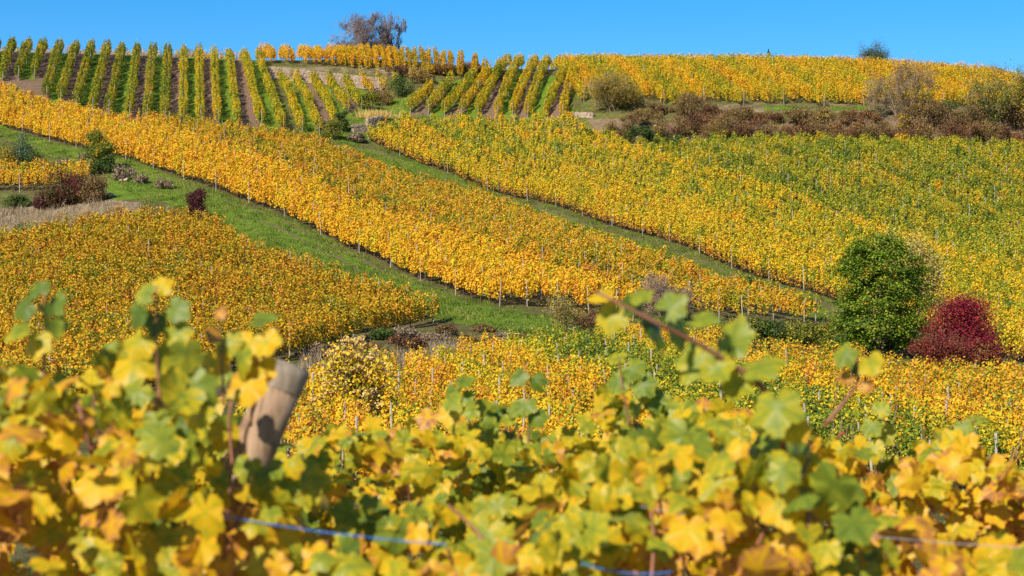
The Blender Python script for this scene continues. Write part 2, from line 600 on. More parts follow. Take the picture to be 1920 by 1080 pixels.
F = np.stack([ii[:-1, :-1], ii[:-1, 1:], ii[1:, 1:], ii[1:, :-1]], -1).reshape(-1, 4)

m, nt, out = new_mat("hillside_ground")
g = nt.nodes.new("ShaderNodeNewGeometry")
at_ = nt.nodes.new("ShaderNodeAttribute")
at_.attribute_name = "cover"
sep = nt.nodes.new("ShaderNodeSeparateColor")
nt.links.new(at_.outputs["Color"], sep.inputs[0])
P = g.outputs["Position"]
n1 = noise_tex(nt, 0.6, P, 6, 0.65)
n2 = noise_tex(nt, 5.0, P, 5, 0.7)
n3 = noise_tex(nt, 1.6, P, 6, 0.7)
grass_c = ramp(nt, [(0.25, (0.055, 0.095, 0.010)), (0.45, (0.115, 0.185, 0.016)), (0.65, (0.19, 0.26, 0.024)), (0.85, (0.30, 0.26, 0.08))], n3)
dull_c = ramp(nt, [(0.3, (0.075, 0.06, 0.025)), (0.55, (0.14, 0.12, 0.04)), (0.8, (0.24, 0.17, 0.08))], n3)
soil_c = ramp(nt, [(0.3, (0.13, 0.075, 0.045)), (0.55, (0.24, 0.15, 0.095)), (0.8, (0.36, 0.25, 0.17))], n2)
dry_c = ramp(nt, [(0.3, (0.18, 0.12, 0.06)), (0.6, (0.36, 0.27, 0.16)), (0.85, (0.5, 0.40, 0.26))], n3)


def mixc(fac, a, b):
    mx = nt.nodes.new("ShaderNodeMix")
    mx.data_type = 'RGBA'
    nt.links.new(fac, mx.inputs[0])
    nt.links.new(a, mx.inputs[6])
    nt.links.new(b, mx.inputs[7])
    return mx.outputs[2]


def edge(f):
    a = mathn(nt, 'ADD', f, mathn(nt, 'MULTIPLY', mathn(nt, 'SUBTRACT', n1, 0.5), 1.3))
    return mathn(nt, 'MULTIPLY', mathn(nt, 'SUBTRACT', a, 0.32), 3.0, clamp=True)


c = mixc(edge(sep.outputs[2]), dull_c, grass_c)
c = mixc(edge(sep.outputs[1]), c, dry_c)
c = mixc(edge(sep.outputs[0]), c, soil_c)
p = nt.nodes.new("ShaderNodeBsdfPrincipled")
p.inputs["Roughness"].default_value = 0.95
p.inputs["Specular IOR Level"].default_value = 0.1
nt.links.new(c, p.inputs["Base Color"])
bp = nt.nodes.new("ShaderNodeBump")
bp.inputs["Strength"].default_value = 0.9
bp.inputs["Distance"].default_value = 0.25
nt.links.new(n2, bp.inputs["Height"])
nt.links.new(bp.outputs[0], p.inputs["Normal"])
nt.links.new(p.outputs[0], out.inputs["Surface"])
M_GROUND = m
terr = obj("hillside_terrain", mesh_np("hillside_terrain", np.stack([x, y, GZ.ravel()], 1), F, M_GROUND, attrs={"cover": ('FLOAT_COLOR', colr)}, smooth=True))
tag(terr, kind="structure")

# ------------------------------------------------------------------ vine rows
def post_mesh(name, r, h, mat, sides=6):
    k = np.linspace(-0.25, h, 5)
    V, F = tube_arrays([(np.stack([0.01 * np.sin(k * 3), 0.008 * np.cos(k * 4), k], 1), np.linspace(r * 1.05, r * 0.9, 5))], sides)
    return mesh_np(name, V, F, mat)


POSTS = [post_mesh("post", 0.033, 1.80, M_POST), post_mesh("post", 0.028, 1.70, M_POST), post_mesh("post", 0.037, 1.88, M_POST)]


def trunk_mesh(seed):
    r = np.random.default_rng(seed)
    k = np.linspace(-0.15, 0.95, 7)
    P = np.stack([np.cumsum(r.normal(0, 0.022, 7)), np.cumsum(r.normal(0, 0.022, 7)), k], 1)
    arm = np.array([P[-2], P[-2] + [0.16, 0.02, 0.12], P[-2] + [0.36, 0.05, 0.14]])
    V, F = tube_arrays([(P, np.linspace(0.038, 0.024, 7)), (arm, [0.022, 0.018, 0.012])], 5)
    return mesh_np("trunk", V, F, M_BARK)


TRUNKS = [trunk_mesh(s) for s in range(4)]
NROW = 0
FINE = 1.9


def vine_row(path, mat, label, group, dens=150, size=0.17, h0=0.55, h1=1.85, w=0.30, gap=0.0, posts=6.5, trunks=0.0, side=-1, low=None, endpost=True,
             wild=0.16, tilt=0.03, sink=0.0, gapscale=1.6):
    """One trellised row along a ground polyline: leaves, posts, trunks."""
    global NROW
    NROW += 1
    path = np.asarray(path, float)[:, :2]
    seg = np.linalg.norm(np.diff(path, axis=0), axis=1)
    cum = np.concatenate([[0], np.cumsum(seg)])
    L = cum[-1]
    px = lambda s: np.interp(s, cum, path[:, 0])
    py = lambda s: np.interp(s, cum, path[:, 1])
    base = np.array([path[0, 0], path[0, 1], float(ground(path[0, 0], path[0, 1]))])
    root = empty("vine_row", base)
    tag(root, label, "vine row", group)
    dens, size = dens * FINE, size * FINE ** -0.42
    # vines every metre or so; upright shoots on both faces carry the leaves
    per = 15
    ns = max(4, int(L * dens / per))
    s0 = rng.uniform(0, L, ns)
    ph = rng.uniform(0, 50)
    vine = np.floor((s0 + ph) / 1.15).astype(int)
    vv = vine - vine.min()
    vig = rng.normal(0, 1, vv.max() + 1)              # vigour and ripeness of each vine
    vripe = rng.normal(0, 1, vv.max() + 1)
    S0 = s0 + ph
    pull = ((S0 / 1.15) % 1 - 0.5) * 1.15             # shoots crowd towards their vine
    s0 = np.clip(s0 - pull * 0.22, 0, L)
    top0 = h1 + 0.15 * vig[vv] + 0.16 * noise1(S0, 0.4) + rng.normal(0, 0.09, ns)
    bot0 = h0 + 0.20 * noise1(S0, 0.8) + np.abs(rng.normal(0, 0.10, ns))
    wd0 = w * (1 + 0.16 * vig[vv] + 0.30 * noise1(S0, 0.5))
    sg0 = rng.choice([-1.0, 1.0], ns)
    lat0 = sg0 * wd0 * (1 - 0.6 * rng.random(ns) ** 1.5)
    reach = np.where(rng.random(ns) < 0.3, rng.uniform(0.45, 0.85, ns), 1.0)
    lean0 = rng.normal(0, 0.16, ns)
    tone0 = 0.12 * rng.normal(size=ns) + 0.10 * vripe[vv] - 0.03
    keep = np.ones(ns, bool)
    if gap > 0:
        gn = noise1(S0, gapscale) * 0.6 + noise1(S0, gapscale * 0.5) * 0.4
        keep = (gn > -1 + gap * 2) | (rng.random(ns) < 0.15)
    idx = np.repeat(np.nonzero(keep)[0], per)
    n = len(idx)
    t = rng.beta(1.2, 1.0, n)
    tt_ = t * reach[idx]
    s = np.clip(s0[idx] + lean0[idx] * tt_ + rng.normal(0, 0.055, n), 0, L)
    h = bot0[idx] + (top0[idx] - bot0[idx]) * tt_ + rng.normal(0, 0.04, n)
    endround = np.minimum(1, np.sqrt(np.clip(np.minimum(s, L - s) / 0.35, 0.25, 1)))
    prof = np.where(tt_ < 0.75, 0.8 + 0.25 * np.sin(tt_ * 4), np.sqrt(np.clip(1 - ((tt_ - 0.75) / 0.29) ** 2, 0.06, 1)) * 0.84)
    lat = lat0[idx] * prof * endround + rng.normal(0, 0.055, n)
    sh = (rng.random(ns) < 0.12)[idx] & (t > 0.8)
    h = np.where(sh, h + (t - 0.8) * wild * 9 * rng.random(n), h)
    sg = np.sign(lat)
    tone = tone0[idx] + 0.05 * rng.normal(size=n)
    t = tt_
    X, Yy = px(s), py(s)
    ds = 0.5
    tx, tyv = px(np.minimum(s + ds, L)) - px(np.maximum(s - ds, 0)), py(np.minimum(s + ds, L)) - py(np.maximum(s - ds, 0))
    tl = np.hypot(tx, tyv)
    nx, ny = -tyv / tl, tx / tl
    C = np.stack([X + nx * lat, Yy + ny * lat, ground(X, Yy) + h - sink], 1)
    Nn = np.stack([nx * sg * 0.8, ny * sg * 0.8, 0.25 + 0.6 * t], 1) + rng.normal(0, 0.68, (len(s), 3)) + 0.35 * to_sun
    sz = size * rng.uniform(0.65, 1.3, len(s))
    V, F = leaf_quads(C - base, Nn, sz)
    mats = [FM[mat]]
    mi = None
    if low is not None:
        mats.append(FM['brownleaf'])
        mi = ((h < low + 0.25 * rng.normal(size=len(h))) & (rng.random(len(h)) < 0.75)).astype(np.int32)
    obj("foliage", mesh_np("foliage", V, F, mats, mi, attrs={"tone": ('FLOAT', np.repeat(tone, 4))}), root)
    # posts
    if posts:
        k = max(2, int(round(L / posts)) + 1)
        for q, sp in enumerate(np.linspace(0.1, L - 0.1, k)):
            if not endpost and 0 < q < k - 1:
                continue
            X0, Y0 = float(px(sp)), float(py(sp))
            a, b = float(px(min(sp + .5, L)) - px(max(sp - .5, 0))), float(py(min(sp + .5, L)) - py(max(sp - .5, 0)))
            l_ = math.hypot(a, b)
            off = (0.26 if 0 < q < k - 1 else 0.05) * side * w / 0.3
            X0 += -b / l_ * off
            Y0 += a / l_ * off
            o = obj("post", POSTS[rng.integers(3)], root, (X0 - base[0], Y0 - base[1], float(ground(X0, Y0)) - base[2] + h1 - 1.85))
            o.rotation_euler = (rng.normal(0, tilt), rng.normal(0, tilt), rng.uniform(0, 6))
    if trunks:
        k = min(100, max(2, int(L / trunks)))
        ts = np.linspace(0.4, L - 0.4, k)
        for sp in ts:
            X0, Y0 = float(px(sp)), float(py(sp))
            o = obj("trunk", TRUNKS[rng.integers(4)], root, (X0 - base[0], Y0 - base[1], float(ground(X0, Y0)) - base[2]))
            o.rotation_euler = (0, 0, rng.uniform(0, 6))
    return root


def runs_inside(line, poly, minlen=3.0):
    """pieces of a dense polyline that lie in the polygon."""
    ins = in_poly(line[:, 0], line[:, 1], poly)
    out, st = [], None
    for i, v in enumerate(ins):
        if v and st is None:
            st = i
        if (not v or i == len(ins) - 1) and st is not None:
            if i - st > 2:
                seg = line[st:i]
                if np.linalg.norm(seg[-1] - seg[0]) >= minlen:
                    out.append(seg[:: max(1, len(seg) // 40)] if len(seg) > 80 else seg)
            st = None
    return out


def offset(line, d):
    t = np.gradient(line, axis=0)
    k = np.ones(61) / 61
    tp = np.pad(t, ((30, 30), (0, 0)), mode='edge')
    t = unit(np.stack([np.convolve(tp[:, 0], k, 'valid'), np.convolve(tp[:, 1], k, 'valid')], 1))
    return line + np.stack([-t[:, 1], t[:, 0]], 1) * d


def nm(n, what):
    return f"{ordinal(n)} {what}"


# --- steep fan, top left
for i, (p, q) in enumerate(A_W):
    mt = 'greenrow' if i < 12 else 'limegold'
    vine_row([p, q], mt, nm(i + 1, "green-yellow row from the left frame edge on the steep striped slope"), "rows of the steep striped vineyard",
             dens=250, size=0.16, h0=0.5, h1=1.95, w=0.40, trunks=2.4, posts=9)
for i, (p, q) in enumerate(A2_W):
    vine_row([p, q], 'limegold' if i < 5 else 'yellow', nm(i + 1, "short golden row, counted rightward, climbing to the stone terrace wall"), "rows below the stone wall",
             dens=250, size=0.16, h0=0.55, h1=1.9, w=0.36, trunks=1.8, posts=7)
for i, (p, q) in enumerate(C_W):
    vine_row([p, q], 'limegold' if i % 3 else 'yellow', nm(i + 1, "right-leaning yellow row, counted rightward, at the centre of the crest"), "leaning rows at the crest",
             dens=270, size=0.16, h0=0.5, h1=1.95, w=0.40, trunks=2.2, posts=8)

# --- terrace rows seen end-on above the wall
B_X = [513, 547, 583, 607, 632, 651, 668, 690, 714, 738, 763, 787, 812, 838, 863, 889, 908, 932]
for i, bx in enumerate(B_X):
    b = float(ray(bx, 118)[0])
    y0 = 262.0 + 0.15 * (i % 3)
    dxy = -0.28 + 0.0208 * i
    L = 10.0 if i < 16 else 5.0
    p = np.array([b * y0, y0])
    q = p + np.array([(b + dxy * 0.55) * L, L])
    hh = 1.95 if i < 15 else 1.9
    vine_row([p, q], 'gold' if i < 10 else 'rust', nm(i + 1, "yellow row end, counted rightward, on the terrace above the stone wall"), "row ends along the terrace",
             dens=300, size=0.16, h0=0.35, h1=hh, w=(0.5 if i < 2 else 0.68) if i < 14 else 0.34, trunks=1.5, posts=0)

# --- far orange rows peeping over the striped slope
for i in range(2):
    p = np.array([-85.0, 274.0 + i * 2.2]); q = np.array([-37.0, 276.0 + i * 2.2])
    vine_row([p, q], 'rust', ["pinkish orange row running along the crest behind the striped slope", "rear orange row along the crest behind the striped slope"][i],
             "rows along the crest", dens=150, size=0.18, h0=0.5, h1=2.0, w=0.4, posts=0)

# --- top right field on the crest
GX_ = np.arange(1094, 2050, 25.0)
for i, bx in enumerate(GX_):
    p = hit(bx, np.interp(bx, [1090, 1250, 1420, 1660, 1920, 2050], [196, 200, 199, 200, 203, 205]))
    p = p + np.array([p[0] / p[1], 1.0, 0]) * rng.uniform(-1.2, 2.0)
    lean = np.interp(bx, [1090, 1300, 1920], [-0.12, -0.24, -0.42])
    L = 36.0
    q = p + np.array([(p[0] / p[1] + lean) * L, L, 0])
    vine_row([p, q], ['yellow', 'gold', 'yellow', 'limegold'][i % 4] if bx < 1700 else ['gold', 'rust', 'yellow'][i % 3],
             nm(i + 1, "yellow row from the left edge of the field along the right-hand crest"), "rows of the crest field",
             dens=165, size=0.18, h0=0.38, h1=2.0, w=0.46, trunks=5, posts=8 if i % 3 == 0 else 0)

def push(key, idx, dist):
    """field outline with one edge moved outwards, so that the first row is not clipped."""
    P = WP[key].copy()
    e = P[idx][:, :2]
    t = unit(np.gradient(e, axis=0))
    P[idx, 0] += t[:, 1] * dist
    P[idx, 1] -= t[:, 0] * dist
    return P


# --- the big orange field F
base = dense(WP['F'][:9])
k = 0
PF = push('F', np.arange(0, 9), 1.6)
for di, d in enumerate(np.concatenate([np.arange(0.15, 10.3, 1.7), np.arange(12.2, 40, 1.8)])):
    for piece in runs_inside(offset(base, d), PF, 4.0):
        k += 1
        mt = 'gold' if di < 6 else ['rust', 'oliverust', 'ochre'][di % 3]
        vine_row(piece, mt, nm(k, "row up from the lower grass bank in the long orange vineyard"), "rows of the long orange vineyard",
                 dens=215 if di < 2 else 150, size=0.185, h0=0.5 if di < 2 else 0.7, h1=1.9, w=0.32, trunks=1.5 if di == 0 else (3.0 if di < 3 else 0), posts=7.0,
                 gap=0.03 if di < 6 else (0.34 if di < 11 else 0.2), gapscale=1.3)
print("F rows", k)

# --- the big yellow field D
base = dense(WP['D'][:12])
k = 0
PD = push('D', np.arange(0, 12), 1.6)
for di, d in enumerate(np.arange(0.1, 60, 1.8)):
    for piece in runs_inside(offset(base, d), PD, 4.0):
        k += 1
        mt = 'yellow' if k <= 4 or k % 5 == 0 else 'limegold'
        vine_row(piece, mt, nm(k, "row up from the upper grass path in the broad yellow vineyard"), "rows of the broad yellow vineyard",
                 dens=235 if di < 2 else 150, size=0.185, h0=(0.28 if di == 0 else 0.45) if di < 2 else 0.75, h1=1.9, w=0.33, trunks=1.6 if di == 0 else 0, posts=7.0 if di < 2 else 10, low=0.82 if di == 0 else None)
print("D rows", k)

# --- the greener field E
base = dense(WP['E'][[1, 3, 5, 7, 8]])
k = 0
for d in np.arange(0.4, 90, 1.9):
    for piece in runs_inside(offset(base, d), WP['E'], 4.0):
        k += 1
        vine_row(piece, 'green' if k % 3 == 1 else 'mossy', nm(k, "row right of the yellow vineyard in the darker green vineyard below the scrub bank"), "rows of the darker green vineyard",
                 dens=140, size=0.19, h0=0.75, h1=1.85, w=0.34, posts=7)
print("E rows", k)

# --- the olive-gold field J, lower left
base = dense(WP['J'][[5, 6, 7, 8, 10]])
k = 0
for di, d in enumerate(np.arange(0.2, 80, 1.75)):
    for piece in runs_inside(offset(base, -d), WP['J'], 3.0):
        k += 1
        vine_row(piece, 'ochre' if k % 6 else 'rust', nm(k, "row back from the dry ditch in the olive-gold vineyard at the left"), "rows of the olive-gold vineyard",
                 dens=215 if k < 4 else 170, size=0.165, h0=0.35 if k < 3 else 0.6, h1=1.75, w=0.42, trunks=2.5 if k == 1 else 0, posts=9, wild=0.2)
print("J rows", k)

# --- small orange field L
k = 0
base = dense(WP['L'][[0, 1, 2, 3]])
for d in np.arange(0.2, 14, 1.8):
    for piece in runs_inside(offset(base, d), WP['L'], 3.0):
        k += 1
        vine_row(piece, 'rust', nm(k, "pale orange row behind the dark red bush at the left edge"), "rows of the small orange plot", dens=200, size=0.17, h0=0.6, h1=1.8, w=0.36, trunks=2.2, posts=6)

# --- lower field K
dirk = unit(np.array([-0.165, 1.0]))
perp = np.array([dirk[1], -dirk[0]])
x0 = hit(600, 735)
k = 0
for d in np.arange(-14, 44, 1.45):
    s = np.arange(-75, 60, 0.5)
    line = x0[None, :2] + perp[None] * d + dirk[None] * s[:, None]
    for piece in runs_inside(line, WP['K'], 3.0):
        k += 1
        e = piece[-1]
        pxe = 960 + FPX * e[0] / e[1]
        if pxe < 925: mt = ['gold', 'yellow', 'ochre'][k % 3]
        elif pxe < 965: mt = 'limegold'
        elif pxe < 1085: mt = 'green'
        elif pxe < 1135: mt = 'limegold'
        else: mt = ['rust', 'ochre', 'rust', 'gold'][k % 4]
        vine_row(piece[::-1], mt, nm(k, "row from the left, running downhill, in the vineyard just behind the near vines"), "rows of the lower vineyard",
                 dens=290, size=0.125, h0=0.45, h1=1.85, w=0.27, posts=4.5, trunks=0, gap=0.1 if pxe < 900 else 0.0)
print("K rows", k, "all rows", NROW)


# ------------------------------------------------------------------ trees and bushes
BUSHM = {
    'bramble': foliage_mat("bramble_leaves", [(0, (0.07, 0.05, 0.02)), (0.3, (0.18, 0.11, 0.045)), (0.52, (0.28, 0.14, 0.055)), (0.72, (0.2, 0.18, 0.035)), (0.9, (0.38, 0.22, 0.07)), (1, (0.5, 0.36, 0.05))], 0.5, 0.35, 0.15),
    'purple': foliage_mat("purple_brown_leaves", [(0, (0.05, 0.025, 0.015)), (0.4, (0.17, 0.075, 0.035)), (0.7, (0.27, 0.125, 0.05)), (1, (0.32, 0.22, 0.05))], 0.5, 0.35, 0.15),
    'dgreen': foliage_mat("dark_green_leaves", [(0, (0.016, 0.035, 0.010)), (0.45, (0.045, 0.085, 0.014)), (0.8, (0.09, 0.14, 0.02)), (1, (0.2, 0.2, 0.03))], 0.3, 0.8, 0.2),
    'tree': foliage_mat("tree_leaves", [(0, (0.045, 0.09, 0.008)), (0.4, (0.125, 0.20, 0.014)), (0.75, (0.22, 0.30, 0.02)), (0.93, (0.34, 0.36, 0.03)), (1, (0.5, 0.3, 0.05))], 0.25, 0.7, 0.25),
    'treemix': foliage_mat("green_and_yellow_leaves", [(0, (0.03, 0.06, 0.008)), (0.45, (0.08, 0.14, 0.015)), (0.7, (0.17, 0.2, 0.02)), (0.86, (0.45, 0.33, 0.03)), (1, (0.6, 0.36, 0.03))], 0.5, 0.5, 0.25),
    'blue': foliage_mat("blue_green_leaves", [(0, (0.03, 0.06, 0.035)), (0.5, (0.07, 0.12, 0.06)), (1, (0.15, 0.2, 0.09))], 0.2, 0.8, 0.2),
    'red': foliage_mat("crimson_leaves", [(0, (0.08, 0.008, 0.014)), (0.4, (0.21, 0.013, 0.028)), (0.7, (0.32, 0.022, 0.038)), (0.92, (0.38, 0.07, 0.04)), (1, (0.2, 0.15, 0.05))], 0.3, 0.7, 0.25),
    'redbrown': foliage_mat("red_brown_leaves", [(0, (0.07, 0.012, 0.014)), (0.4, (0.18, 0.022, 0.024)), (0.7, (0.26, 0.06, 0.03)), (1, (0.2, 0.17, 0.04))], 0.4, 0.8, 0.2),
    'darkred': foliage_mat("dark_red_leaves", [(0, (0.03, 0.01, 0.012)), (0.5, (0.10, 0.02, 0.024)), (0.8, (0.14, 0.045, 0.03)), (1, (0.09, 0.09, 0.025))], 0.35, 0.9, 0.2),
    'mixed': foliage_mat("dark_red_and_green_leaves", [(0, (0.22, 0.02, 0.035)), (0.3, (0.14, 0.022, 0.024)), (0.45, (0.05, 0.05, 0.012)), (0.65, (0.085, 0.085, 0.02)), (0.85, (0.14, 0.10, 0.03)), (1, (0.13, 0.04, 0.04))], 0.75, 0.45, 0.2),
    'yolive': foliage_mat("yellow_olive_leaves", [(0, (0.09, 0.08, 0.015)), (0.4, (0.28, 0.22, 0.03)), (0.75, (0.50, 0.36, 0.04)), (1, (0.40, 0.22, 0.05))], 0.3, 0.7, 0.3),
    'pale': foliage_mat("pale_yellow_leaves", [(0, (0.2, 0.2, 0.03)), (0.5, (0.5, 0.40, 0.07)), (1, (0.62, 0.46, 0.18))], 0.3, 0.7, 0.3),
    'seed': foliage_mat("pale_seed_heads", [(0, (0.54, 0.33, 0.09)), (0.6, (0.66, 0.45, 0.13)), (1, (0.74, 0.57, 0.24))], 0.2, 0.8, 0.25),
    'ygreen': foliage_mat("yellow_green_leaves", [(0, (0.05, 0.08, 0.014)), (0.4, (0.13, 0.16, 0.02)), (0.75, (0.30, 0.27, 0.03)), (1, (0.55, 0.38, 0.03))], 0.35, 0.9, 0.25),
    'dead': foliage_mat("dead_stems", [(0, (0.13, 0.09, 0.055)), (0.5, (0.26, 0.18, 0.11)), (1, (0.40, 0.29, 0.18))], 0.3, 0.8, 0.1),
    'peach': foliage_mat("long_sapling_leaves", [(0, (0.05, 0.085, 0.015)), (0.45, (0.13, 0.17, 0.03)), (0.65, (0.36, 0.2, 0.03)), (0.85, (0.5, 0.14, 0.03)), (1, (0.35, 0.05, 0.03))], 0.2, 1.0, 0.3),
}


def grow(base, height, spread, seed, levels=4, kids=(4, 6), trunk_r=0.12, stems=1, up=0.35, first=0.3, jit=0.16, lean=0.0, zpc=100, xpc=97):
    """branch lines of a tree: list per level of (points, radii)."""
    r = np.random.default_rng(seed)
    out = [[] for _ in range(levels + 1)]

    def go(p, d, length, rad, lev):
        k = 5
        pts = [p]
        for i in range(k):
            d = unit(d + r.normal(0, jit, 3) + np.array([0, 0, up * 0.25]))
            pts.append(pts[-1] + d * length / k)
        pts = np.array(pts)
        out[lev].append((pts, np.linspace(rad, rad * 0.45, k + 1)))
        if lev == levels:
            return
        n = r.integers(kids[0], kids[1] + 1)
        for c in range(n):
            f = r.uniform(first if lev == 0 else 0.25, 1.0)
            q = f * k
            i = min(int(q), k - 1)
            pp = pts[i] + (pts[i + 1] - pts[i]) * (q - i)
            dd = unit(pts[i + 1] - pts[i])
            a = r.uniform(0, 2 * pi)
            side = unit(np.cross(dd, [cos(a), sin(a), 0.2]))
            go(pp, unit(dd * 0.75 + side * r.uniform(0.5, 1.1) * (1.25 if lev == 0 else 1)), length * r.uniform(0.48, 0.7), rad * (1 - 0.5 * f) * 0.55, lev + 1)

    for sidx in range(stems):
        a = r.uniform(0, 2 * pi)
        t = 0.0 if stems == 1 else r.uniform(0.15, 0.5)
        go(np.array([cos(a) * 0.05 * stems, sin(a) * 0.05 * stems, -0.1]), unit(np.array([cos(a) * t + lean, sin(a) * t, 1.0])), height * 0.55, trunk_r / math.sqrt(stems), 0)
    allp = np.concatenate([l[0] for lev in out for l in lev])
    zmax, ext = np.percentile(allp[:, 2], zpc), np.percentile(np.abs(allp[:, :2]), xpc, axis=0)
    cen = np.median(allp[:, :2], axis=0) * 0.9
    zc = np.median(allp[:, 2])
    ext = np.percentile(np.abs(allp[:, :2] - cen * (allp[:, 2:] / zc)), xpc, axis=0)
    sc = np.array([spread / 2 / ext[0], spread / 2 / ext[1], height / zmax])

    def fit(p):
        q = p.copy()
        q[:, :2] -= cen * (p[:, 2:] / zc)
        return q * sc
    return [[(fit(p), rr) for p, rr in lev] for lev in out]


def tree(name, label, cat, base, height, spread, seed, leafmat=None, nleaf=0, lsize=0.12, bark=None, levels=4, kids=(4, 6), trunk_r=0.12, stems=1, first=0.3,
         group=None, jitter=0.25, twig_r=0.008, up=0.35, lean=0.0, zpc=100, xpc=97):
    root = empty(name, base)
    tag(root, label, cat, group)
    br = grow(base, height, spread, seed, levels, kids, trunk_r, stems, up, first, lean=lean, zpc=zpc, xpc=xpc)
    bark = bark or M_BARK
    lim = [(p, np.maximum(r, twig_r)) for lev in br[:2] for p, r in lev]
    V, F = tube_arrays(lim, 6)
    obj("trunk", mesh_np("trunk", V, F, bark), root)
    tw = [(p[::2] if len(p) > 4 else p, np.maximum(r, twig_r)[::2]) for lev in br[2:] for p, r in lev]
    if tw:
        V, F = tube_arrays(tw, 3, False)
        obj("twigs" if not leafmat else "branches", mesh_np("branches", V, F, bark), root)
    if leafmat:
        ends = np.concatenate([p[1:] for lev in br[max(1, levels - 1):] for p, r in lev])
        C = ends[rng.integers(0, len(ends), nleaf)] + rng.normal(0, jitter, (nleaf, 3))
        C = C[C[:, 2] > 0.15]
        Nn = rng.normal(0, 0.6, C.shape) + [0, 0, 0.7] + 0.3 * to_sun
        V, F = leaf_quads(C, Nn, lsize * rng.uniform(0.7, 1.3, len(C)))
        obj("crown", mesh_np("crown", V, F, BUSHM.get(leafmat) or FM[leafmat]), root)
    return root


def bush(name, label, base, w, h, mat, n=5000, lsize=0.13, cat="bush", group=None, clumps=16, stems=9, seed=0, depth=None, rough=0.22, flat=0.75, skirt=0.0, stemmat=None, part="foliage",
         up=0.5):
    r = np.random.default_rng(seed * 7 + 5)
    depth = depth or w * 0.8
    root = empty(name, base)
    tag(root, label, cat, group)
    lines = []
    cc, cr = [], []
    for i in range(clumps):
        a = r.uniform(0, 2 * pi)
        q = math.sqrt(r.uniform(0, 1))
        z = r.uniform(0.12, 0.86) ** (1.0 if skirt == 0 else 1.3)
        lim = math.sqrt(max(0.05, 1 - (z * 0.95) ** 2)) * (1 + skirt * (1 - z))
        cc.append([cos(a) * q * lim * w * 0.40, sin(a) * q * lim * depth * 0.40, z * h])
        cr.append(r.uniform(0.16, 0.30) * min(w, h * 1.4))
    cc, cr = np.array(cc), np.array(cr)
    for i in range(min(stems, clumps)):
        b0 = np.array([r.normal(0, 0.06) * w, r.normal(0, 0.06) * w, -0.1])
        mid = b0 * 0.4 + cc[i] * 0.6 + [0, 0, 0.1 * h]
        tip = cc[i] + r.normal(0, 0.1, 3) * h + [0, 0, 0.12 * h]
        lines.append((np.array([b0, mid, tip]), [0.03 * h ** 0.5, 0.02 * h ** 0.5, 0.006]))
        for _ in range(3):
            t2 = cc[i] + unit(r.normal(size=3) + [0, 0, 0.6]) * cr[i] * 1.25
            lines.append((np.array([mid, (mid + t2) / 2 + r.normal(0, 0.03, 3), t2]), [0.012, 0.009, 0.005]))
    V, F = tube_arrays(lines, 4)
    obj("stems", mesh_np("stems", V, F, stemmat or M_TWIG), root)
    k = r.integers(0, clumps, n)
    d = unit(r.normal(size=(n, 3)))
    rad = cr[k] * (1 - 0.75 * r.random(n) ** 2.2) * (1 + rough * r.normal(size=n))
    C = cc[k] + d * rad[:, None] * [1, 1, flat]
    ok = C[:, 2] > 0.03
    C, d = C[ok], d[ok]
    Nn = d * 0.7 + r.normal(0, 0.55, C.shape) + [0, 0, up]
    V, F = leaf_quads(C, Nn, lsize * r.uniform(0.65, 1.35, len(C)))
    mm = BUSHM.get(mat) or FM[mat]
    obj(part, mesh_np(part, V, F, mm), root)
    return root


def px_m(p):
    return FPX / p[1]              # picture pixels per metre at that point


# bare twin trees behind the terrace
for (bx, top, w, Y, sd, lb) in ((674, 31, 80, 286, 4, "wide bare grey tree standing on the skyline behind the terrace rows"),
                                (728, 38, 44, 288, 9, "slimmer bare grey tree on the skyline, right of its wide neighbour")):
    b = float(ray(bx, 100)[0])
    base = np.array([b * Y, Y, float(ground(b * Y, Y))])
    ht = CAMZ + float(ray(bx, top)[1]) * Y - base[2]
    tree("bare_tree", lb, "tree", base, ht, w / px_m(base), sd, 'dead', 260, 0.10, M_SKYTWIG, 5, (5, 7), 0.3, 1, 0.25, up=0.12, zpc=98.5, xpc=91, group="bare trees on the skyline", twig_r=0.015)
# skyline evergreen and round tree at right
b = float(ray(1441, 110)[0]); Y = 292.0
base = np.array([b * Y, Y, float(ground(b * Y, Y))])
root = empty("conifer_tree", base); tag(root, "tiny dark conifer poking above the crest vines", "tree")
ht = CAMZ + float(ray(1441, 92)[1]) * Y - base[2]
V, F = tube_arrays([(np.array([[0, 0, -0.1], [0, 0, ht * 0.5], [0, 0, ht]]), [0.1, 0.07, 0.02])], 6)
obj("trunk", mesh_np("trunk", V, F, M_BARK), root)
z = rng.uniform(0.15, 1, 3500) ** 0.8 * ht
a = rng.uniform(0, 2 * pi, len(z)); rr = (1.02 - z / ht) * 0.27 * ht * np.sqrt(rng.random(len(z))) * (0.7 + 0.4 * np.sin(z * 7))
C = np.stack([np.cos(a) * rr, np.sin(a) * rr, z - 0.25 * rr], 1)
V, F = leaf_quads(C, rng.normal(0, 0.6, C.shape) + [0, 0, 0.5], 0.14)
obj("crown", mesh_np("crown", V, F, BUSHM['blue']), root)
b = float(ray(1643, 110)[0]); Y = 284.0
base = np.array([b * Y, Y, float(ground(b * Y, Y))])
ht = CAMZ + float(ray(1643, 76)[1]) * Y - base[2]
tree("round_tree", "small round greyish-green tree rising above the crest field at the right", "tree", base, ht, 3.9, 21, 'blue', 9000, 0.12, M_TWIG, 4, (5, 6), 0.14, 1, 0.55, jitter=0.32, up=0.15)

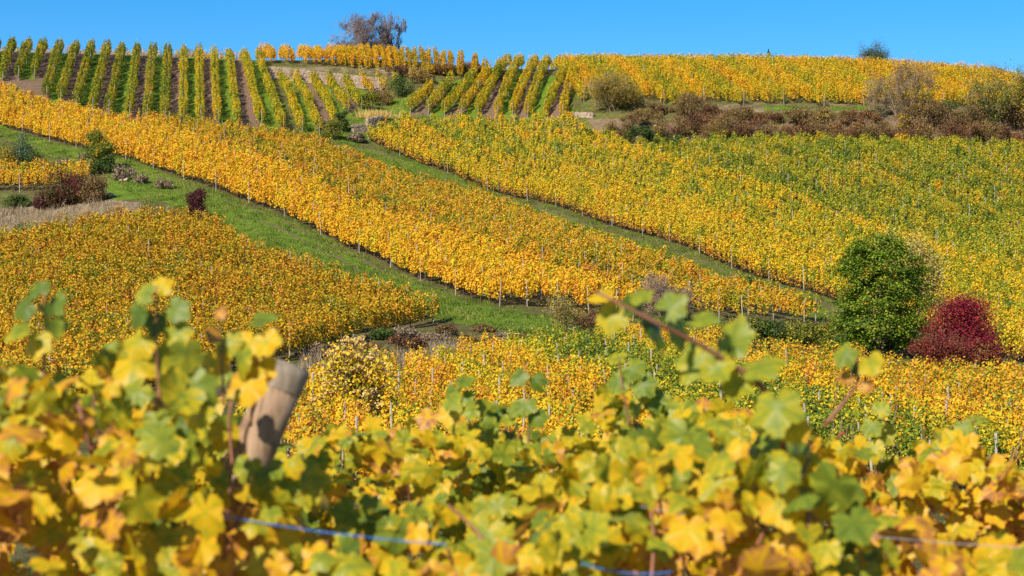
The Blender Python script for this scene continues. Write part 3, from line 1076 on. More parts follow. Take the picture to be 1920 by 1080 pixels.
# scrub bank at the right
bank = [(1118, 268, 70, 34, 'dgreen'), (1165, 262, 70, 34, 'bramble'), (1212, 270, 66, 38, 'dgreen'), (1205, 240, 80, 30, 'bramble'), (1262, 262, 80, 44, 'bramble'), (1255, 285, 70, 36, 'dgreen'), (1312, 252, 84, 50, 'purple'),
        (1362, 262, 80, 44, 'bramble'), (1410, 262, 78, 40, 'purple'), (1455, 265, 76, 38, 'bramble'), (1500, 266, 78, 40, 'purple'), (1548, 266, 80, 38, 'bramble'), (1598, 268, 80, 42, 'purple'),
        (1640, 268, 80, 48, 'bramble'), (1730, 252, 95, 62, 'bramble'), (1700, 272, 84, 44, 'purple'), (1752, 272, 88, 50, 'bramble'), (1800, 250, 90, 50, 'bramble'), (1806, 274, 84, 44, 'purple'), (1852, 274, 84, 52, 'bramble'),
        (1905, 276, 88, 56, 'purple'), (1950, 262, 100, 70, 'bramble'), (1840, 240, 80, 40, 'dgreen'), (1340, 232, 60, 26, 'purple'), (1300, 228, 60, 34, 'bramble'), (1385, 236, 70, 24, 'bramble'), (1440, 240, 76, 22, 'purple'), (1500, 243, 70, 20, 'bramble'), (1560, 242, 76, 24, 'bramble'), (1615, 240, 66, 24, 'purple'), (1730, 225, 70, 40, 'bramble'), (1765, 232, 70, 30, 'dgreen'), (1900, 240, 70, 44, 'bramble'), (1235, 222, 50, 20, 'bramble')]
order = np.argsort([q[0] for q in bank])
for rank, idx in enumerate(order):
    bx, by, w, h, mt = bank[idx]
    if by <= 246:
        by, h = by - 7, h + 8
    base = hit(bx, by)
    s_ = px_m(base)
    c = {'dgreen': "dark green bramble bush", 'bramble': "brown bramble bush", 'purple': "purplish brown bramble bush"}[mt]
    bush("bramble_bush", f"{c}, {ordinal(rank + 1)} from the left on the scrub bank below the crest", base, 1.45 * w / s_, 0.92 * h / s_ * (0.8 + 0.5 * ((idx * 37) % 10) / 10) / 1.05, mt, 6000, 0.12, group="bramble bushes on the scrub bank", seed=100 + idx, clumps=18, rough=0.35)
# vines run wild on the bank
for bx, by, w, h in ((1350, 268, 40, 32), (1612, 268, 36, 34), (1862, 262, 40, 22)):
    base = hit(bx, by); s_ = px_m(base)
    nmx = {1350: "yellow sapling at the left end of the brown bank", 1612: "yellow sapling in the middle of the brown bank", 1862: "low yellow sapling at the right end of the brown bank"}[bx]
    tree("sapling", nmx, "sapling", base, h / s_, w / s_, bx, 'yolive', 420, 0.2, M_TWIG, 3, (3, 4), 0.03, 2, 0.2, group="saplings on the bank", jitter=0.12)
base = hit(1690, 238)
tree("bare_tree", "half-bare brown tree leaning out of the scrub bank with pale stems", "tree", base, 138 / px_m(base), 120 / px_m(base), 31, 'yolive', 3400, 0.12, M_TWIG, 4, (5, 6), 0.16, 4, 0.15, jitter=0.22, twig_r=0.012)
base = hit(1690, 242) + [0.2, -0.6, 0]
base = np.array([base[0], base[1], float(ground(base[0], base[1]))])
bush("ivy_shrub", "bright yellow shrub at the foot of the half-bare tree", base, 2.2, 2.6, 'yellow', 420, 0.17, seed=71, clumps=9, stems=5)
base = hit(1880, 250)
tree("gnarled_tree", "gnarled grey tree with yellow-green leaves near the right frame edge", "tree", base, 132 / px_m(base), 130 / px_m(base), 45, 'ygreen', 6500, 0.16, M_TWIG, 4, (4, 5), 0.2, 3, 0.2, jitter=0.3, twig_r=0.014)
base = hit(1930, 262)
tree("gnarled_tree", "yellow-leaved tree cut by the right frame edge", "tree", base, 130 / px_m(base), 90 / px_m(base), 47, 'yolive', 6000, 0.17, M_BARK, 4, (4, 5), 0.2, 2, 0.2, jitter=0.3, twig_r=0.014)
base = hit(1150, 212)
tree("yellow_shrub", "round olive-yellow shrub at the lower left corner of the crest field", "bush", base, 84 / px_m(base), 92 / px_m(base), 52, 'yolive', 12000, 0.13, M_TWIGY, 4, (4, 6), 0.08, 5, 0.1, jitter=0.4)

# gully in the middle
for i, (bx, by, w, h, mt, lb) in enumerate((
        (752, 182, 60, 40, 'dgreen', "dark bush between the short golden rows and the leaning rows"),
        (722, 200, 56, 34, 'bramble', "brown bush above the dry grass tuft in the gully"),
        (695, 206, 34, 36, 'ygreen', "yellow-green shrub at the lower end of the short golden rows"),
        (790, 158, 60, 30, 'bramble', "brown ivy bush left of the leaning rows, under the terrace"),
        (830, 140, 66, 24, 'purple', "purplish bush hanging on the terrace edge, behind the leaning rows"),
        (880, 136, 60, 20, 'bramble', "low brown bush at the right end of the terrace"),
        (745, 146, 60, 24, 'purple', "purplish bush covering the right end of the stone wall"),
        (622, 262, 46, 36, 'ygreen', "green-yellow shrub at the top corner of the long orange vineyard"),
        (668, 268, 60, 16, 'dead', "low dead scrub patch left of the culvert"),
        (725, 240, 40, 14, 'dgreen', "low green bush right of the culvert"),
        (640, 246, 36, 40, 'dgreen', "dark upright bush at the foot of the last golden rows"))):
    base = hit(bx, by); s_ = px_m(base)
    bush("gully_bush", lb, base, w / s_, h / s_, mt, 3000, 0.13, group="bushes of the gully", seed=200 + i, clumps=13, rough=0.3)
base = hit(704, 222); s_ = px_m(base)


def tuft(name, label, base, w, h, mat, n, cat="grass tuft", group=None, wid=0.05):
    C = np.stack([rng.normal(0, w / 4, n), rng.normal(0, w / 5, n), np.zeros(n)], 1)
    d = np.stack([rng.normal(0, 0.22, n), rng.normal(0, 0.22, n), np.ones(n)], 1) + C * [0.5 / w, 0.5 / w, 0]
    hh = h * rng.uniform(0.5, 1.1, n)[:, None]
    sd = unit(np.stack([rng.normal(size=n), rng.normal(size=n), np.zeros(n)], 1)) * wid
    V = np.stack([C - sd * 0.5 - [0, 0, 0.05], C + sd * 0.5 - [0, 0, 0.05], C + d * hh * 0.6 + sd * 0.35, C + d * hh], 1).reshape(-1, 3)
    F = np.arange(n * 4).reshape(n, 4)
    return tag(obj(name, mesh_np(name, V, F, mat), None, base), label, cat, group)


tuft("dry_grass_tuft", "pale dry grass tuft above the stone culvert", base, 70 / s_, 18 / s_, BUSHM['seed'], 900)

# left bank bushes
base = hit(185, 324); s_ = px_m(base)
bush("small_tree", "bushy green tree with yellow tints on the left grass bank", base, 68 / s_, 84 / s_, 'treemix', 9000, 0.12, cat="tree", seed=61, clumps=26, stems=12, rough=0.25)
root_ = bush("green_bush", "dark green bush pressed against the small bank tree's foot", hit(195, 326), 2.4, 1.7, 'dgreen', 2600, 0.12, seed=62)
for i, (bx, by, w, h, mt, lb) in enumerate((
        (36, 306, 66, 56, 'blue', "blue-green shrub on the left grass bank near the frame edge"),
        (58, 322, 60, 38, 'dgreen', "dark green bush below the blue-green shrub"),
        (8, 318, 50, 40, 'yolive', "yellowish shrub cut by the left frame edge"),
        (90, 325, 50, 22, 'bramble', "low brown thicket left of the bank tree"),
        (125, 318, 50, 20, 'dead', "low dead thicket just left of the bank tree"),
        (160, 312, 40, 22, 'dead', "dry thicket touching the bank tree"))):
    base = hit(bx, by); s_ = px_m(base)
    bush("bank_bush", lb, base, w / s_, h / s_, mt, 3000, 0.12, group="bushes on the left bank", seed=300 + i, clumps=12, rough=0.3)
base = hit(120, 386); s_ = px_m(base)
bush("dark_red_bush", "wide dark red and green bush behind the dry grass strip at left", base, 118 / s_, 72 / s_, 'mixed', 11000, 0.12, seed=310, clumps=28, rough=0.25, skirt=0.1)
base = hit(176, 380); s_ = px_m(base)
bush("dark_red_bush", "brownish green bush joined to the wide dark red bush's right side", base, 62 / s_, 52 / s_, 'bramble', 4500, 0.12, seed=311, clumps=16)
base = hit(85, 392); s_ = px_m(base)
bush("dark_red_bush", "low crimson bush at the foot of the wide dark red bush", base, 60 / s_, 30 / s_, 'darkred', 2600, 0.12, seed=313, clumps=12)
base = hit(372, 413); s_ = px_m(base)
bush("small_red_bush", "small rounded dark red bush on the grass above the olive-gold vineyard", base, 52 / s_, 60 / s_, 'darkred', 7000, 0.10, seed=312, clumps=20, rough=0.15)
base = hit(30, 392); s_ = px_m(base)
bush("tall_weeds", "dark green tall weeds under the small orange plot at left", base, 70 / s_, 26 / s_, 'dgreen', 2600, 0.12, cat="weeds", seed=314, clumps=14, rough=0.3)


def rock_mesh(name, r, seed, sq=(1, 1, 0.7)):
    import bmesh
    bm = bmesh.new()
    bmesh.ops.create_icosphere(bm, subdivisions=3, radius=1)
    g = np.random.default_rng(seed)
    dirs = unit(g.normal(size=(14, 3)))
    offs = g.uniform(0.62, 0.95, 14)
    for v in bm.verts:
        p = np.array(v.co)
        dd = dirs @ p
        k = np.min(np.where(dd > 0.05, offs / np.maximum(dd, 0.05), 9))
        p = p * min(1.0, k) * r * np.array(sq)
        v.co = p
    me = bpy.data.meshes.new(name)
    bm.to_mesh(me); bm.free()
    me.materials.append(M_STONE)
    return me


base = hit(207, 370)
tag(obj("boulder", rock_mesh("boulder", 0.36, 5), None, base + [0, 0, 0.12]), "pale pinkish boulder beside the dry grass strip", "boulder")
for i, (bx, by, w, h, lb) in enumerate(((232, 338, 62, 26, "brushwood heap on the grass bank right of the small tree"), (268, 345, 40, 16, "small dark brushwood patch between two heaps on the bank"),
                                        (308, 354, 44, 18, "smaller brushwood heap lying lower on the grass bank"))):
    base = hit(bx, by); s_ = px_m(base)
    bush("brushwood_heap", lb, base, w / s_, h / s_, 'dead', 1600, 0.12, cat="brushwood", group="brushwood heaps", seed=320 + i, clumps=10, rough=0.5, stems=9, stemmat=M_TWIGY)
for i, (bx, by, r_) in enumerate(((216, 336, 0.24), (238, 340, 0.30), (228, 342, 0.2))):
    tag(obj("stone", rock_mesh("stone", r_, 40 + i), None, hit(bx, by) + [0, -0.3, 0.08]),
        ["pale stone at the left of the brushwood heap", "pale stone at the right of the brushwood heap", "small pale stone in front of the brushwood heap"][i], "stone", "stones at the brushwood heap")

# middle ditch and scrub in front of the orange vineyard
ditch = [(590, 668, 80, 40, 'dead'), (640, 676, 80, 44, 'purple'), (640, 650, 70, 34, 'dgreen'), (700, 668, 84, 44, 'purple'), (720, 640, 70, 36, 'dgreen'), (760, 640, 80, 36, 'dead'), (760, 660, 90, 46, 'purple'), (815, 648, 80, 40, 'dead'), (835, 632, 60, 34, 'bramble'), (870, 655, 80, 36, 'bramble'),
         (905, 622, 60, 24, 'bramble'), (930, 645, 70, 30, 'dead'), (985, 650, 80, 36, 'bramble'), (1020, 645, 60, 26, 'dgreen'), (1120, 648, 110, 72, 'purple'), (1175, 650, 80, 50, 'bramble'), (1225, 655, 80, 40, 'dgreen'), (1290, 655, 80, 44, 'ygreen')]
for rank, (bx, by, w, h, mt) in enumerate(sorted(ditch)):
    base = hit(bx, by); s_ = px_m(base)
    c = {'dead': "dry brown scrub bush", 'purple': "purplish brown scrub bush", 'dgreen': "dull green scrub bush", 'bramble': "brown scrub bush", 'ygreen': "yellow-green scrub bush"}[mt]
    bush("scrub_bush", f"{c}, {ordinal(rank + 1)} from the left along the ditch above the lower vineyard", base, w / s_, h / s_ * (0.62 if bx < 1060 else 0.9), mt, 3600, 0.08, group="scrub bushes along the ditch", seed=400 + rank, clumps=14, rough=0.35, stemmat=M_TWIGY if mt == 'dead' else None)
hedge = [(1345, 655, 80, 48, 'dgreen'), (1395, 655, 84, 58, 'ygreen'), (1448, 655, 80, 54, 'dgreen'), (1500, 655, 84, 58, 'ygreen'), (1552, 655, 80, 54, 'ygreen'), (1590, 665, 70, 40, 'dgreen')]
for rank, (bx, by, w, h, mt) in enumerate(hedge):
    base = hit(bx, by); s_ = px_m(base)
    bush("hedge_bush", f"{'dark green' if mt == 'dgreen' else 'yellow-green'} hedge bush, {ordinal(rank + 1)} from the left in the hedge left of the green tree", base, w / s_, h / s_, mt, 4800, 0.1,
         group="bushes of the low hedge", seed=450 + rank, clumps=16, rough=0.3)
base = hit(1064, 641); s_ = px_m(base)
tree("olive_tree", "thin young tree with sparse olive leaves above the lower vineyard", "tree", base, 92 / s_, 100 / s_, 77, 'yolive', 2600, 0.085, M_TWIGY, 4, (4, 6), 0.07, 1, 0.3, jitter=0.2)
base = hit(1245, 596); s_ = px_m(base)
tree("bare_shrub", "twiggy brown bare shrub at the lower end of the orange vineyard", "bush", base, 92 / s_, 92 / s_, 78, 'dead', 1500, 0.09, M_TWIG, 4, (5, 6), 0.06, 5, 0.1, jitter=0.16)

# the tall green tree, its pale neighbour and the crimson bush
base = hit(1652, 668); s_ = px_m(base)
H_, W_ = 232 / s_, 178 / s_
root = empty("green_tree", base); tag(root, "tall dark green broadleaf tree beside the crimson bush", "tree")
br = grow(base, H_ * 0.9, W_ * 0.62, 88, 3, (6, 8), 0.2, 2, 0.3, 0.12)
V, F = tube_arrays([(p, np.maximum(r, 0.012)) for lev in br[:2] for p, r in lev], 5)
obj("trunk", mesh_np("trunk", V, F, M_BARK), root)
r = np.random.default_rng(5)
cl, tries = [], 0
while len(cl) < 175:
    z = r.uniform(0.10, 0.97)
    prof_ = np.interp(z, [0, 0.1, 0.3, 0.5, 0.75, 0.9, 1.0], [0.55, 0.85, 1.0, 0.98, 0.86, 0.66, 0.25])
    a = r.uniform(0, 2 * pi); q = r.uniform(0.25, 1) ** 0.5
    cl.append([cos(a) * q * prof_ * W_ * 0.45 * r.uniform(0.75, 1.3), sin(a) * q * prof_ * W_ * 0.45, z * H_])
cl = np.array(cl)
n = 42000
k = r.integers(0, len(cl), n)
R_ = r.uniform(0.4, 0.85, len(cl))
d = r.normal(size=(n, 3)) * [0.55, 0.55, 0.24]
C = cl[k] + d * R_[k][:, None]
C[:, 2] -= 0.35 * np.hypot(d[:, 0], d[:, 1]) ** 2 * R_[k]
C = C[C[:, 2] > 0.15]
out_ = C * [1, 1, 0]
Nn = np.array([0, 0, 0.9]) + 0.12 * out_ + r.normal(0, 0.4, C.shape)
V, F = leaf_quads(C, Nn, 0.135 * r.uniform(0.7, 1.3, len(C)), 0.2, 0.75)
obj("crown", mesh_np("crown", V, F, BUSHM['tree']), root)
base = hit(1712, 652); s_ = px_m(base)
tree("pale_tree", "sparse pale yellow tree half hidden behind the tall green tree", "tree", base, 225 / s_, 120 / s_, 91, 'pale', 10000, 0.12, M_TWIGY, 4, (4, 6), 0.1, 2, 0.15, jitter=0.3)
base = hit(1803, 694); s_ = px_m(base)
bush("crimson_bush", "big rounded crimson bush right of the tall green tree", base, 136 / s_, 146 / s_, 'red', 24000, 0.085, seed=500, clumps=40, rough=0.25, stems=20)
base = hit(1765, 700); s_ = px_m(base)
bush("crimson_bush", "low spreading red-brown bush around the big crimson bush's foot", base, 150 / s_, 72 / s_, 'redbrown', 13000, 0.085, seed=501, clumps=30, rough=0.25, stems=16)
base = hit(1842, 700); s_ = px_m(base)
bush("crimson_bush", "small dark red bush at the right side of the big crimson bush", base, 70 / s_, 62 / s_, 'redbrown', 6000, 0.085, seed=502, clumps=16, rough=0.2)

# pale shrub with seed heads, saplings with long leaves
base = np.array([float(ray(662, 640)[0]) * 60, 60.0, 0.0]); base[2] = float(ground(base[0], base[1]))
ht = CAMZ + float(ray(662, 632)[1]) * 60 - base[2]
rt = bush("seedy_shrub", "pale shrub with cream seed heads and yellow leaves right of the leaning wooden post", base, 2.9, ht, 'yellow', 3000, 0.10, seed=600, clumps=36, stems=22, rough=0.35, depth=2.0)
r = np.random.default_rng(8)
C = []
for i in range(190):
    z = r.uniform(0.25, 1.0) * ht
    lim = 1.45 * math.sqrt(max(0.04, 1 - (z / ht) ** 3))
    a = r.uniform(0, 2 * pi); q = r.uniform(0.45, 1)
    c0 = np.array([cos(a) * lim * q, sin(a) * lim * q * 0.7, z])
    ax = unit(np.array([r.normal(0, 1), r.normal(0, 0.5), r.uniform(-0.1, 0.5)]))
    m_ = r.integers(8, 18)
    C.append(c0 + ax * r.uniform(-0.16, 0.16, (m_, 1)) + r.normal(0, 0.03, (m_, 3)))
C = np.concatenate(C)
V, F = leaf_quads(C, r.normal(0, 0.6, C.shape) + to_sun, 0.082 * r.uniform(0.7, 1.4, len(C)))
obj("seed_heads", mesh_np("seed_heads", V, F, BUSHM['seed']), rt)


def long_leaf_sapling(label, px, top, Y, w, nleaf, seed):
    b = float(ray(px, 700)[0])
    base = np.array([b * Y, Y, float(ground(b * Y, Y))])
    ht = CAMZ + float(ray(px, top)[1]) * Y - base[2]
    root = empty("peach_sapling", base); tag(root, label, "sapling", "long-leaved saplings")
    r = np.random.default_rng(seed)
    br = grow(base, ht, w, seed, 2, (6, 8), 0.035, 2, 0.8, 0.3, 0.08)
    V, F = tube_arrays([(p, np.maximum(q, 0.004)) for lev in br for p, q in lev], 5)
    obj("stems", mesh_np("stems", V, F, M_TWIG), root)
    tw = np.concatenate([p[1:] for lev in br[1:] for p, q in lev])
    tw = tw[tw[:, 2] > ht * 0.35]
    C = tw[r.integers(0, len(tw), nleaf)] + r.normal(0, 0.02, (nleaf, 3))
    d = unit(r.normal(0, 0.55, (nleaf, 3)) + [0, 0, -0.75])
    Nn = unit(np.cross(d, unit(r.normal(size=(nleaf, 3)))))
    B = np.cross(d, Nn)
    L = r.uniform(0.09, 0.15, nleaf)[:, None]
    w_ = L * 0.13
    mid = C + d * L * 0.5 + Nn * L * 0.05
    V = np.stack([C, mid + B * w_, C + d * L - [0, 0, 0.01], mid - B * w_], 1).reshape(-1, 3)
    obj("leaves", mesh_np("leaves", V, np.arange(nleaf * 4).reshape(-1, 4), BUSHM['peach']), root)


long_leaf_sapling("young sapling with long drooping red and green leaves at the picture centre", 1003, 772, 17.0, 0.9, 900, 3)
long_leaf_sapling("young sapling with long drooping green leaves near the right frame edge", 1893, 806, 16.0, 1.0, 1000, 6)
long_leaf_sapling("red-tipped sapling rising behind the pale shoot at the right", 1600, 712, 20.0, 0.9, 500, 7)

# ------------------------------------------------------------------ stone walls
def stone_wall(name, label, P0, P1, h, thick, course, seed, cat="stone wall", zoff=-0.1):
    """dry-stone wall of jittered blocks along P0-P1 (ground points)."""
    r = np.random.default_rng(seed)
    d = (P1 - P0)[:2]
    L = float(np.linalg.norm(d)); d = d / L
    nrm = np.array([d[1], -d[0]])
    VV, FF, off = [], [], 0
    cube = np.array([[x, y, z] for x in (-1, 1) for y in (-1, 1) for z in (-1, 1)], float)
    fq = np.array([[0, 1, 3, 2], [4, 6, 7, 5], [0, 4, 5, 1], [2, 3, 7, 6], [0, 2, 6, 4], [1, 5, 7, 3]])
    z = zoff
    while z < h:
        ch = course * r.uniform(0.75, 1.3)
        s = -r.uniform(0, course)
        while s < L:
            w = course * r.uniform(0.9, 2.4)
            c = cube * [w / 2 * 0.96, thick / 2 * r.uniform(0.9, 1.1), ch / 2 * 0.94]
            c = c + r.normal(0, course * 0.05, c.shape)
            pos = P0[:2] + d * (s + w / 2)
            zz = float(ground(*pos)) + z + ch / 2
            V = np.empty((8, 3))
            V[:, :2] = pos + c[:, :1] * d + c[:, 1:2] * nrm
            V[:, 2] = zz + c[:, 2]
            VV.append(V); FF.append(fq + off); off += 8
            s += w
        z += ch
    base = P0
    return tag(obj(name, mesh_np(name, np.concatenate(VV) - base, np.concatenate(FF), M_STONE), None, base), label, cat, kind="thing")


def gpt(px, Y):
    b = float(ray(px, 130)[0])
    return np.array([b * Y, Y, float(ground(b * Y, Y))])


stone_wall("terrace_wall", "long dry-stone terrace wall of pinkish stone under the terrace row ends", gpt(506, 259.2), gpt(716, 259.2), 1.35, 0.5, 0.24, 1)
stone_wall("culvert_wall", "low pale stone culvert wall at the head of the upper grass path", hit(662, 249), hit(692, 247), 0.85, 0.45, 0.26, 2, "culvert")
stone_wall("culvert_headwall", "taller pale stone block wall stepping up right of the culvert wall", hit(689, 242), hit(713, 236), 1.0, 0.5, 0.3, 3, "culvert")
stone_wall("concrete_wall", "short grey block wall at the right foot of the leaning rows", hit(1073, 221), hit(1112, 222), 0.5, 0.3, 0.3, 4, "block wall")

# ------------------------------------------------------------------ grass (uncountable)
M_GRASS = foliage_mat("grass_blades", [(0, (0.045, 0.08, 0.010)), (0.35, (0.10, 0.165, 0.016)), (0.65, (0.175, 0.245, 0.024)), (0.88, (0.31, 0.28, 0.05)), (1, (0.40, 0.30, 0.13))], 0.5, 0.4, 0.3)
M_DRYG = foliage_mat("dry_grass_blades", [(0, (0.16, 0.10, 0.05)), (0.4, (0.32, 0.23, 0.13)), (0.8, (0.48, 0.37, 0.23)), (1, (0.2, 0.2, 0.06))], 0.4, 0.6, 0.3)


def grass(name, polys, per_m2, h, wid, mat, avoid=()):
    Cs = []
    for poly in polys:
        P = W(poly)
        lo, hi = P[:, :2].min(0), P[:, :2].max(0)
        n = int((hi - lo).prod() * per_m2)
        q = rng.uniform(lo, hi, (n, 2))
        q = q[in_poly(q[:, 0], q[:, 1], P)]
        Cs.append(q[N2(q[:, 0], q[:, 1], 1.3) + 0.6 * N2(q[:, 0], q[:, 1], 0.5) > -0.35 + rng.normal(0, 0.2, len(q))])
    q = np.concatenate(Cs)
    for yy, xx in RUTS:                     # worn wheel tracks stay nearly bare
        m_ = (q[:, 1] > yy.min()) & (q[:, 1] < yy.max()) & (np.abs(q[:, 0] - np.interp(q[:, 1], yy, xx)) < 0.35) & (rng.random(len(q)) < 0.6)
        q = q[~m_]
    n = len(q)
    C = np.stack([q[:, 0], q[:, 1], ground(q[:, 0], q[:, 1])], 1)
    hh = h * rng.uniform(0.3, 1.2, n)[:, None] * (1 + 0.9 * np.maximum(-0.6, N2(q[:, 0], q[:, 1], 1.6) + 0.5 * N2(q[:, 0] + 70, q[:, 1], 0.7)))[:, None]
    d = np.stack([rng.normal(0, 0.35, n), rng.normal(0, 0.35, n), np.ones(n)], 1)
    sd = unit(np.stack([rng.normal(size=n), rng.normal(size=n), np.zeros(n)], 1)) * wid
    V = np.stack([C - sd * 0.5, C + sd * 0.5, C + d * hh], 1).reshape(-1, 3)
    print(name, n)
    tag(obj(name, mesh_np(name, V, np.arange(n * 3).reshape(-1, 3), mat)), kind="stuff", cat="grass", label={"grass": "short green grass of the banks and paths", "dry_grass": "tall dry pale grass of the strip and ditch"}[name])


grass("grass", [[(-40, 222), (200, 281), (420, 362), (600, 436), (820, 537), (940, 578), (1060, 590), (1340, 600), (1560, 612), (1560, 640), (1200, 640), (1010, 628), (840, 606), (690, 532), (480, 472), (380, 404), (270, 385), (200, 330), (-40, 300)],
                [(640, 275), (700, 270), (860, 330), (1010, 379), (1200, 442), (1400, 511), (1570, 566), (1720, 618), (1640, 640), (1545, 602), (1400, 564), (1150, 476), (900, 378), (760, 340)],
                [(610, 262), (660, 275), (770, 225), (770, 185), (700, 192), (640, 235)],
                [(1420, 208), (1660, 208), (1660, 200), (1420, 198)], [(500, 122), (930, 130), (930, 118), (500, 116)],
                [(1056, 236), (1100, 236), (1100, 130), (1078, 132)]], 75, 0.17, 0.07, M_GRASS)
grass("dry_grass", [[(-40, 392), (150, 382), (270, 388), (262, 428), (0, 446), (-40, 450)], [(560, 690), (760, 655), (900, 650), (900, 672), (560, 720)],
                    [(1110, 240), (1400, 245), (1990, 250), (1990, 290), (1350, 280), (1120, 270)]], 60, 0.42, 0.06, M_DRYG)

# ------------------------------------------------------------------ the near vines
NB = 40
phi = np.linspace(-pi, pi, NB, endpoint=False)
deg = np.degrees(phi)
rad_ = 0.66 + 0.34 * np.exp(-(deg / 24) ** 2)
for c_, a_, w_ in ((60, 0.24, 20), (-60, 0.24, 20), (118, 0.12, 18), (-118, 0.12, 18)):
    rad_ = rad_ + a_ * np.exp(-((deg - c_) / w_) ** 2)
wrap = np.minimum(np.abs(deg + 180), np.abs(deg - 180))
rad_ = rad_ - 0.52 * np.exp(-(wrap / 15.0) ** 2)
rad_ = rad_ + 0.035 * np.where(np.arange(NB) % 2, 1, -1)
RINGS = [0.34, 0.70, 1.0]
LU = [[0, 0]]
VE = [1.0]
veind = np.array([min(abs(d - c) for c in (0, 60, -60, 118, -118)) for d in deg])
for q in RINGS:
    rq = rad_ * q if q == 1.0 else (rad_ * 0.75 + 0.2) * q
    for i in range(NB):
        LU.append([rq[i] * sin(phi[i]), rq[i] * cos(phi[i])])
        VE.append(1.0 if veind[i] < 4.6 else 0.0)
LU = np.array(LU); VE = np.array(VE)
NV = len(LU)
i_ = np.arange(NB); j_ = (i_ + 1) % NB
LT = np.stack([np.zeros(NB, int), 1 + j_, 1 + i_], 1)
LQ = np.concatenate([np.stack([1 + q * NB + i_, 1 + q * NB + j_, 1 + (q + 1) * NB + j_, 1 + (q + 1) * NB + i_], 1) for q in range(2)])


def big_leaves(C, N, tip, R, ripe):
    n = len(C)
    N = unit(N)
    T = unit(tip - N * np.sum(tip * N, 1, keepdims=True))
    S = np.cross(T, N)
    u = LU[None, :, 0] * rng.uniform(0.85, 1.12, (n, 1))
    v = LU[None, :, 1] * rng.uniform(0.9, 1.1, (n, 1))
    rr = np.hypot(u, v)
    th = np.arctan2(u, v)
    z = (-rng.uniform(-0.05, 0.35, (n, 1)) * np.abs(u) ** 1.3 - rng.uniform(-0.1, 0.4, (n, 1)) * np.maximum(v, 0) ** 2 + rng.uniform(0.04, 0.17, (n, 1)) * np.sin(5 * th + rng.uniform(0, 6, (n, 1))) * rr ** 2
         + rng.uniform(-0.15, 0.15, (n, 1)) * u * v + 0.05 * np.sin(11 * th + rng.uniform(0, 6, (n, 1))) * rr ** 3)
    curl = rng.random((n, 1)) < 0.3
    z = z + np.where(curl, rng.uniform(-0.55, 0.6, (n, 1)) * rr ** 2.2, 0)
    R = R[:, None, None]
    V = C[:, None] + R * (u[..., None] * S[:, None] + v[..., None] * T[:, None] + z[..., None] * N[:, None])
    o = (np.arange(n) * NV)[:, None, None]
    return V.reshape(-1, 3), [(LT[None] + o).reshape(-1, 3), (LQ[None] + o).reshape(-1, 4)], np.repeat(ripe, NV), np.tile(VE, n), np.tile(np.hypot(LU[:, 0], LU[:, 1]), n)


m, nt, out = new_mat("near_vine_leaf")


def attr(nm_):
    a_ = nt.nodes.new("ShaderNodeAttribute")
    a_.attribute_name = nm_
    return a_.outputs["Fac"]


g = nt.nodes.new("ShaderNodeNewGeometry")
nz = noise_tex(nt, 28.0, g.outputs["Position"], 4.0, 0.6)
nf = noise_tex(nt, 140.0, g.outputs["Position"], 3.0, 0.6)
ripe = attr("ripe")
rim = mathn(nt, 'POWER', attr("rim"), 3.0)
f = mathn(nt, 'ADD', ripe, mathn(nt, 'MULTIPLY', mathn(nt, 'SUBTRACT', nz, 0.5), 0.55))
f = mathn(nt, 'ADD', f, mathn(nt, 'MULTIPLY', rim, mathn(nt, 'MULTIPLY', mathn(nt, 'SUBTRACT', nf, 0.36), 0.8)))
f = mathn(nt, 'SUBTRACT', f, mathn(nt, 'MULTIPLY', attr("vein"), 0.15), clamp=True)
lc = ramp(nt, [(0.0, (0.075, 0.125, 0.018)), (0.25, (0.16, 0.22, 0.022)), (0.42, (0.28, 0.31, 0.025)), (0.54, (0.46, 0.39, 0.018)), (0.66, (0.70, 0.46, 0.012)), (0.79, (0.72, 0.37, 0.014)), (0.87, (0.55, 0.24, 0.05)), (0.95, (0.32, 0.13, 0.05)), (1.0, (0.2, 0.09, 0.045))], f)
leaf_shader(nt, out, lc, 0.43, 0.45, 0.28)
M_LEAF = m
M_CANE = plain_mat("red_brown_cane", (0.16, 0.06, 0.03), (0.34, 0.15, 0.08), 14.0, 0.55)

ENV_NEAR = [(-900, 660), (-200, 650), (0, 665), (60, 690), (120, 670), (190, 625), (230, 645), (330, 640), (390, 655), (425, 690), (438, 800), (455, 872), (560, 885), (640, 950), (740, 955), (840, 975), (960, 950), (1010, 900), (1090, 880), (1180, 835),
            (1290, 800), (1400, 775), (1480, 815), (1560, 870), (1620, 925), (1700, 985), (1780, 1000), (1900, 1020), (2100, 990), (2900, 900)]
ENV_FAR = [(-400, 720), (0, 720), (350, 740), (540, 850), (600, 800), (650, 782), (720, 800), (790, 785), (850, 728), (880, 735), (920, 765), (950, 755), (985, 815), (1040, 815), (1065, 775), (1120, 735), (1180, 708), (1240, 728), (1330, 765), (1450, 775), (1600, 825),
           (1680, 868), (1760, 830), (1830, 815), (1860, 850), (1940, 890), (2060, 870), (2500, 870)]


def env(tab, x, Y):
    """height of the canopy top at x for a row about Y metres away."""
    t = np.array(tab, float)
    tx_ = (t[:, 0] - 960) / FPX * Y
    tz = CAMZ - (t[:, 1] - 640) / FPX * Y
    return np.interp(x, tx_, tz)


NT = Noise2(21)
SHOOT_LEAVES = {}


